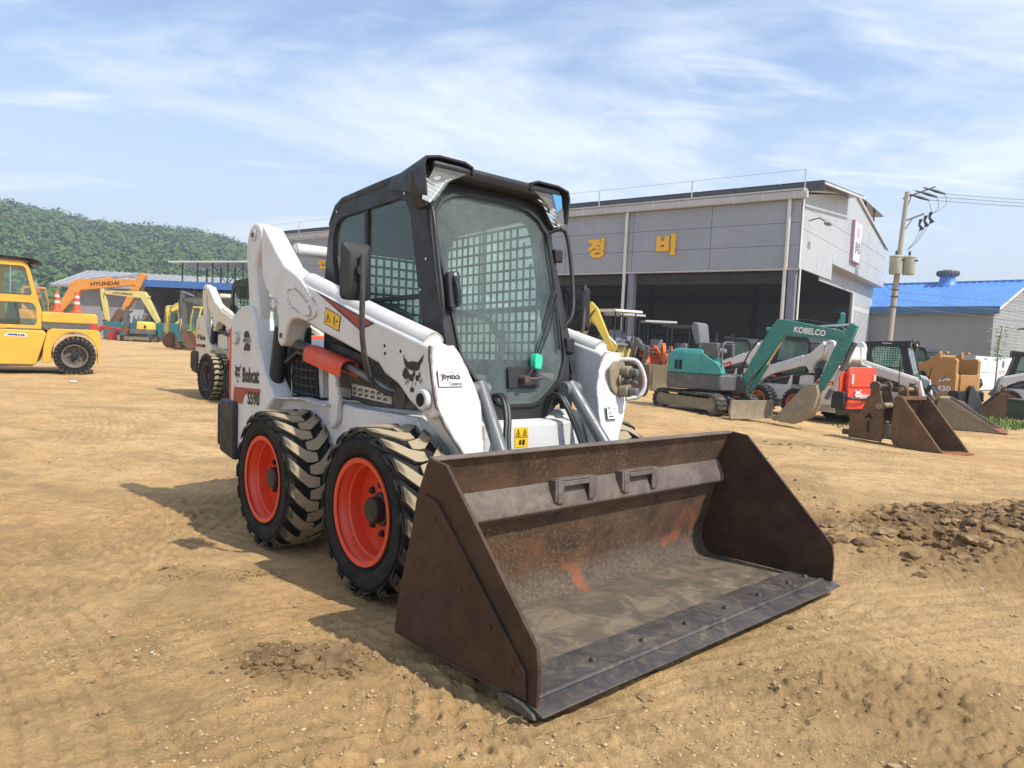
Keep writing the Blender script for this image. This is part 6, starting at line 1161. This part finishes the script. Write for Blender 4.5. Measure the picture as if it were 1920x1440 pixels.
flat('fence_sign_marks', [[(x, 0), (x+.07, 0), (x+.07, .4), (x, .4)] for x in (0, .15, .3, .5, .65, .85)]+[[(x, .55), (x+.1, .55), (x+.1, 1), (x, 1)] for x in (.02, .17, .33, .52, .68, .86)], f1, (4.45, -.006, .94), (1, 0, 0), (0, 0, 1), 1.5, .24, MT['decal_red'], .003); MB().cyl((5.3, -.002, 1.55), (5.3, -.012, 1.55), .22, 20).build('round_sign', MT['sign_blue'], f1); MB().box(4.3, 6.1, -.004, -.0, .86, 1.26).build('sign_plate', MT['decal_white'], f1)
# ---------------------------------------------------------------- utility pole and wires
paint('pole_concrete', (.40, .36, .31), .85, .3, 0, scale=1.5); paint('transformer', (.42, .43, .33), .5, .1, 0); plain('wire_black', (.02, .02, .025), .5)
UP = thing('utility_pole', 'leaning concrete utility pole with two transformers and cross arms', 'utility pole', (21.95, 42, -.38)); lean = lambda z: .045*z
MB().tube([(lean(0), 0, 0), (lean(11.3), 0, 11.3)], [.20, .12], 16).build('pole', MT['pole_concrete'], UP)
def arm(z, l0, l1, nm='cross_arm'):
    x = lean(z); MB().box(-.05, .05, -.05, .05, 0, 1, Matrix.Translation((x-.25*l0, .12, z-.12*l0)) @ Vector((l1+l0, -.6*(l1+l0)*.0, .42*(l1+l0))).to_track_quat('Z', 'Y').to_matrix().to_4x4() @ Matrix.Diagonal((1, 1, math.hypot(l1+l0, .42*(l1+l0)), 1))).build(nm, MT['grey_steel'], UP)
arm(11.0, .5, 1.3); arm(9.6, .0, 1.2)
MB().cyl((lean(9.9), .1, 9.85), (lean(11)+.35, .1, 11.2), .03, 6).build('brace', MT['grey_steel'], UP); MB().cyl((lean(8.8), .1, 8.8), (lean(9.6)+.55, .1, 9.8), .03, 6).build('brace', MT['grey_steel'], UP)
for dx, dy in ((-.28, -.25), (.52, -.2)):
    t = MB().lathe([(.01, 0), (.30, .0), (.33, .06), (.34, .95), (.37, .97), (.37, 1.02), (.30, 1.08), (.01, 1.12)], 24, 'z', (lean(6.9)+dx, dy, 6.5)).build('transformer', MT['transformer'], UP)
    MB().lathe([(.05, 1.05), (.09, 1.10), (.05, 1.15), (.09, 1.2), (.05, 1.25), (.07, 1.32), (.01, 1.38)], 12, 'z', (lean(6.9)+dx, dy, 6.5)).build('bushing', MT['wire_black'], t)
    for a in (0, .5, 1.0): MB().cyl((lean(6.9)+dx+.30*math.cos(a), dy-.3*math.sin(a)-.05, 7.3), (lean(6.9)+dx+.43*math.cos(a), dy-.42*math.sin(a)-.05, 7.32), .04, 8).build('terminal', MT['wire_black'], t)
ins = []
for i in range(3):
    a = Vector((lean(11)+.9+.0*i-.45*i, 0, 11.35-.20*i+.25)); b_ = a+Vector((1.15, -.3, -.38)); MB().tube([a, a.lerp(b_, .3), a.lerp(b_, .6), b_], [.03, .05, .09, .05], 8).build('insulator', MT['wire_black'], UP); ins.append(b_)
for i in range(3):
    c = Vector((lean(9.6)+1.0+.28*i, 0, 9.75+.22*i)); MB().tube([c, c+Vector((-.08, 0, -.3)), c+Vector((.12, 0, -.55)), c+Vector((-.05, 0, -.62))], [.10, .06, .12, .05], 8).build('fuse_cutout', MT['wire_black'], UP)
    MB().tube([tuple(c+Vector((0, 0, -.6))), (lean(8)+.7+.1*i, -.1, 8.4), (lean(7.6)+.3, -.2, 7.9)], .012, 5, 2).build('jumper_wire', MT['wire_black'], UP)
    MB().tube([tuple(ins[i]), (ins[i].x+.2, ins[i].y, ins[i].z-.7), tuple(c)], .012, 5, 2).build('jumper_wire', MT['wire_black'], UP)
for z in (4.6, 5.2, 5.6): MB().lathe([(.18, 0), (.24, .03), (.18, .06)], 14, 'z', (lean(z), 0, z)).build('clamp_band', MT['dark_steel'], UP)
def wire(label, a, b_, sag, r=.014):
    a, b_ = Vector(a), Vector(b_); pts = [a.lerp(b_, t/14)-Vector((0, 0, sag*4*(t/14)*(1-t/14))) for t in range(15)]; tag(MB().tube(pts, r, 5).build('power_line', MT['wire_black']), label, 'cable', 'wires around the utility pole')
o = Vector((21.95, 42, -.38))
for i, w_ in enumerate(('upper', 'middle', 'lower')): wire('%s of the three wires running off to the right from the pole top' % w_, o+ins[i], (52, 38-1.5*i, 10.0-.45*i), .25)
for i, (z, e, lab) in enumerate([(5.9, (25.6, 50, 6.6), 'wire from pole to workshop corner, highest of the five'), (5.4, (25.6, 50, 6.0), 'wire from pole to workshop corner, second from the top'), (5.0, (25.6, 50, 5.0), 'wire from pole to workshop corner, third from the top'), (4.6, (25.6, 50, 4.2), 'wire from pole to workshop corner, lowest')]): wire(lab.replace('five', 'four'), o+Vector((lean(z), 0, z)), e, .35)
for i, (z, zz_) in enumerate(((5.5, 6.6), (5.1, 5.6), (4.7, 4.7))): wire(('top', 'middle', 'bottom')[i]+' of the three low wires crossing in front of the blue roof', o+Vector((lean(z), 0, z)), (48, 40, zz_-1.1), .5)
# ---------------------------------------------------------------- parked car
paint('car_black', (.012, .012, .015), .22, .05, 0); plain('car_lamp', (.6, .6, .62), .15)
CR = thing('parked_car', 'black car parked by the fence behind the tan loader', 'car', (22.0, 37.6, -.38), R(-12))
prof = [(-2.3,.35),(-2.35,.75),(-2.2,.98),(-1.5,1.05),(-.85,1.42),(.35,1.45),(1.05,1.05),(1.9,.92),(2.25,.75),(2.32,.45),(2.2,.25),(-2.2,.25)]
secs = []
for y, kx, kz in ((-.90, .93, .90), (-.84, .985, .98), (-.45, 1, 1.02), (.45, 1, 1.02), (.84, .985, .98), (.90, .93, .90)): secs.append([(x*kx, y*(1-.16*max(0, (z-.95))/.5), .25+(z-.25)*kz) for x, z in prof])
MB().loft(secs).build('body', MT['car_black'], CR, .03, seg=3)
for s in (-1, 1):
    MB().prism([(-1.35,1.02),(-.82,1.36),(.33,1.39),(.92,1.04)], s*.80, s*.835).build('side_window', MT['dark_glass'], CR); MB().prism([(1.75,.72),(2.1,.68),(2.18,.60),(1.9,.62)], s*.80, s*.895).build('headlight', MT['car_lamp'], CR, .01); MB().box(.75, .95, s*.88, s*1.02, 1.0, 1.12).build('door_mirror', MT['car_black'], CR, .02)
    for x in (-1.4, 1.4): wheel(CR, x, s*.86, .32, .32, s, 'gutter_grey', 'smooth', .2, 5)
MB().prism([(.42,1.43),(1.10,1.06),(1.06,1.03),(.38,1.40)], -.70, .70).build('windscreen', MT['dark_glass'], CR)
# ---------------------------------------------------------------- left side buildings
paint('roof_grey', (.34, .34, .34), .5, .1, 0, scale=.5, streak=.1); paint('shed_blue', (.05, .16, .45), .5, .1, 0); paint('eave_wood', (.30, .22, .13), .7, 0, 0); paint('container_teal', (.03, .19, .20), .55, .2, .2); paint('machine_red', (.42, .03, .02), .5, .2, .2)
B1 = thing('warehouse', 'long grey warehouse with ribbed metal roof at the foot of the hill', 'building', (-38.3, 62, 0), R(8))
MB().box(0, 22, 0, 12, 0, 4.2).build('wall', MT['gable_grey'], B1, .02); MB().box(.1, 4.2, -.05, -.002, 0, 3.9).build('side_wall', MT['siding_grey'], B1)
for s in (0, 1):
    y0, y1 = (-.9, 6) if s == 0 else (12.9, 6); b = MB()
    for i in range(40):
        x = -1.6+25*i/40
        for a, c, h in ((0, .8, 0), (.8, 1, .07)): b.add([(x+25/40*a, y0, 4.25+h), (x+25/40*c, y0, 4.25+h), (x+25/40*c, y1, 6.0+h), (x+25/40*a, y1, 6.0+h), (x+25/40*a, y0, 4.12), (x+25/40*c, y0, 4.12), (x+25/40*c, y1, 5.87), (x+25/40*a, y1, 5.87)], [(0, 1, 2, 3), (7, 6, 5, 4), (0, 4, 5, 1), (0, 3, 7, 4), (1, 5, 6, 2)])
    b.build('roof', MT['roof_grey'], B1, smooth=0)
MB().prism([(0, 4.2), (12, 4.2), (6, 5.85)], -.03, .1, 'x').build('gable', MT['eave_wood'], B1); MB().prism([(-.9, 4.05), (6, 5.80), (12.9, 4.05), (12.9, 4.12), (6, 5.87), (-.9, 4.12)], -1.6, 0, 'x').build('eave_soffit', MT['eave_wood'], B1)
B2 = thing('open_shed', 'open shed with blue fascia and a steel truss frame on its roof', 'building', (-30.2, 58, 0), R(-4))
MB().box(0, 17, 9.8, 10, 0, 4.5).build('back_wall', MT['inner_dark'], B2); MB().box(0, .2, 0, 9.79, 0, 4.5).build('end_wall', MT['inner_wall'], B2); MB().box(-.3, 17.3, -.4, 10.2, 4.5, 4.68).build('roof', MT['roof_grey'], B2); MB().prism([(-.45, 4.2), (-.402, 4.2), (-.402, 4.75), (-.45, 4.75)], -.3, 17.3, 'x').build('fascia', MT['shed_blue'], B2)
for x in (.4, 4.2, 8, 12, 16): MB().box(x-.1, x+.1, .0, .2, 0, 4.49).build('post', MT['steel_dark'], B2)
xs = [2.6+1.28*i for i in range(12)]
for i, x in enumerate(xs):
    MB().box(x-.05, x+.05, 1.0, 1.1, 4.69, 6.35+.045*i).build('truss_post', MT['steel_dark'], B2); MB().box(x-.05, x+.05, 5.0, 5.1, 4.69, 6.35+.045*i).build('truss_post', MT['steel_dark'], B2)
    if 2 <= i < 11: MB().cyl((x, 1.05, 4.75 if i % 2 else 6.2), (xs[i+1] if i < 11 else x, 1.05, 6.2 if i % 2 else 4.75), .04, 6).build('truss_brace', MT['steel_dark'], B2)
MB().prism([(1.6, 6.30), (17.5, 6.95), (17.5, 7.05), (1.6, 6.42)], .6, 5.6).build('truss_roof', MT['trim_white'], B2)
for x, y, w, h, mt_, lab in ((-28.6, 49.5, 3.2, 1.25, 'container_teal', 'teal steel container left of the amber excavator'), (-25.0, 49.8, 3.6, 1.3, 'container_teal', 'teal steel container behind the amber excavator')):
    q = thing('steel_container', lab, 'container', (x, y, 0), R(-5)); MB().box(0, w, 0, 1.5, .05, h).build('container_box', MT[mt_], q, .02)
    for i in range(int(w/.3)): MB().box(.1+i*.3, .2+i*.3, -.03, -.001, .1, h-.06).build('container_rib', MT[mt_], q)
q = thing('red_implement', 'red metal implement lying between the teal containers and the buckets', 'implement', (-26.9, 47.6, 0), R(5)); MB().prism([(-1.2,.3),(-.6,.75),(1.3,.55),(1.4,.7),(-.7,.95),(-1.4,.4)], 0, .3).build('red_arm', MT['machine_red'], q, .02); MB().box(-.3, .3, -.1, .4, .0, .6).build('red_base', MT['machine_red'], q, .03)
# ---------------------------------------------------------------- small things
paint('timber', (.45, .36, .2), .8, .3, 0, scale=5); paint('timber_yellow', (.62, .42, .08), .7, .3, 0)
q = thing('wooden_block', 'pale timber block lying on the soil behind the bucket', 'timber block', (1.98, 7.02, G(1.98, 7.02)), R(15)); MB().box(-.16, .16, -.05, .05, .0, .07).build('block', MT['timber'], q, .006); MB().box(-.05, .03, -.0515, .0515, .001, .0712).build('yellow_mark', MT['timber_yellow'], q)
tag(scatter('pale_stone', np.array([[-8.3, 13.4]]), np.array([.07]), 2, MT['decal_beige'], (.3, .4), .08), 'flat pale stone on the bare soil in front of the forklift wheel', 'stone')
# weeds and a sapling at the right
k = Mat('weed_green'); g_ = N(k.t, 'ShaderNodeNewGeometry'); k.set('Base Color', k.mixc(g_.outputs['Random Per Island'], (.09, .17, .035), (.20, .28, .07))); k.set('Roughness', .8); MT['weed_green'] = k.m
def grass(name, label, x0, x1, y0, y1, n, h):
    b = MB()
    for i in range(n):
        x, y = random.uniform(x0, x1), random.uniform(y0, y1); z = G(x, y)-.01
        if vnoise(np.array([x*1.3]), np.array([y*1.3]), 4)[0] < .42: continue
        a = random.uniform(0, 6.28); hh = h*random.uniform(.4, 1.2); w = .012+.01*random.random(); dx, dy = math.cos(a), math.sin(a); t = random.uniform(.1, .5)*hh
        b.add([(x-dy*w, y+dx*w, z), (x+dy*w, y-dx*w, z), (x+dx*t*.4+dy*w*.8, y+dy*t*.4-dx*w*.8, z+hh*.6), (x+dx*t*.4-dy*w*.8, y+dy*t*.4+dx*w*.8, z+hh*.6), (x+dx*t, y+dy*t, z+hh)], [(0, 1, 2, 3), (3, 2, 4)])
    tag(b.build(name, MT['weed_green'], smooth=0), label, 'weeds', kind='stuff')
grass('weeds', 'green weeds growing round the brown bucket at the right edge', 11.5, 15.5, 16.8, 20.5, 2600, .15); grass('grass_tufts', 'thin grass tufts under the parked loaders', 5.6, 9.5, 14.2, 18, 420, .07)
SP = thing('sapling', 'thin young tree standing in front of the white fence', 'tree', (19.6, 28.9, G(19.6, 28.9))); paint('bark', (.16, .12, .08), .9, .1, 0)
MB().tube([(0, 0, 0), (.05, 0, 1.2), (.02, .0, 2.3), (.12, 0, 3.1)], [.035, .012], 8, 1).build('trunk', MT['bark'], SP)
b = MB()
for i in range(150):
    c = Vector((.05+random.gauss(0, .22), random.gauss(0, .2), random.uniform(1.7, 3.1))); a = Vector((random.gauss(0, 1), random.gauss(0, 1), random.gauss(0, 1))).normalized()*.07; d = a.orthogonal().normalized()*.035; b.add([c-a, c+d, c+a, c-d], [(0, 1, 2, 3)])
b.build('crown', MT['weed_green'], SP, smooth=0)
for i in range(5): z = 1.7+.28*i; t = i*2.1; MB().tube([(.03, 0, z), (.03+.25*math.cos(t), .25*math.sin(t), z+.2)], [.012, .005], 5).build('twig', MT['bark'], SP)
# ---------------------------------------------------------------- hazy air
hz = MB().box(-900, 900, -60, 900, -3, 110).mesh('haze', 0); hm = bpy.data.materials.new('haze_air'); hm.use_nodes = True; t = hm.node_tree; t.nodes.clear()
o = N(t, 'ShaderNodeOutputMaterial'); v = N(t, 'ShaderNodeVolumePrincipled'); v.inputs['Color'].default_value = (.80, .88, .97, 1); v.inputs['Density'].default_value = .0011; v.inputs['Anisotropy'].default_value = .2; t.links.new(v.outputs[0], o.inputs['Volume'])
hz = link('haze', hz, hm); tag(hz, 'thin pale haze in the air over the yard and hills', 'haze', kind='stuff')
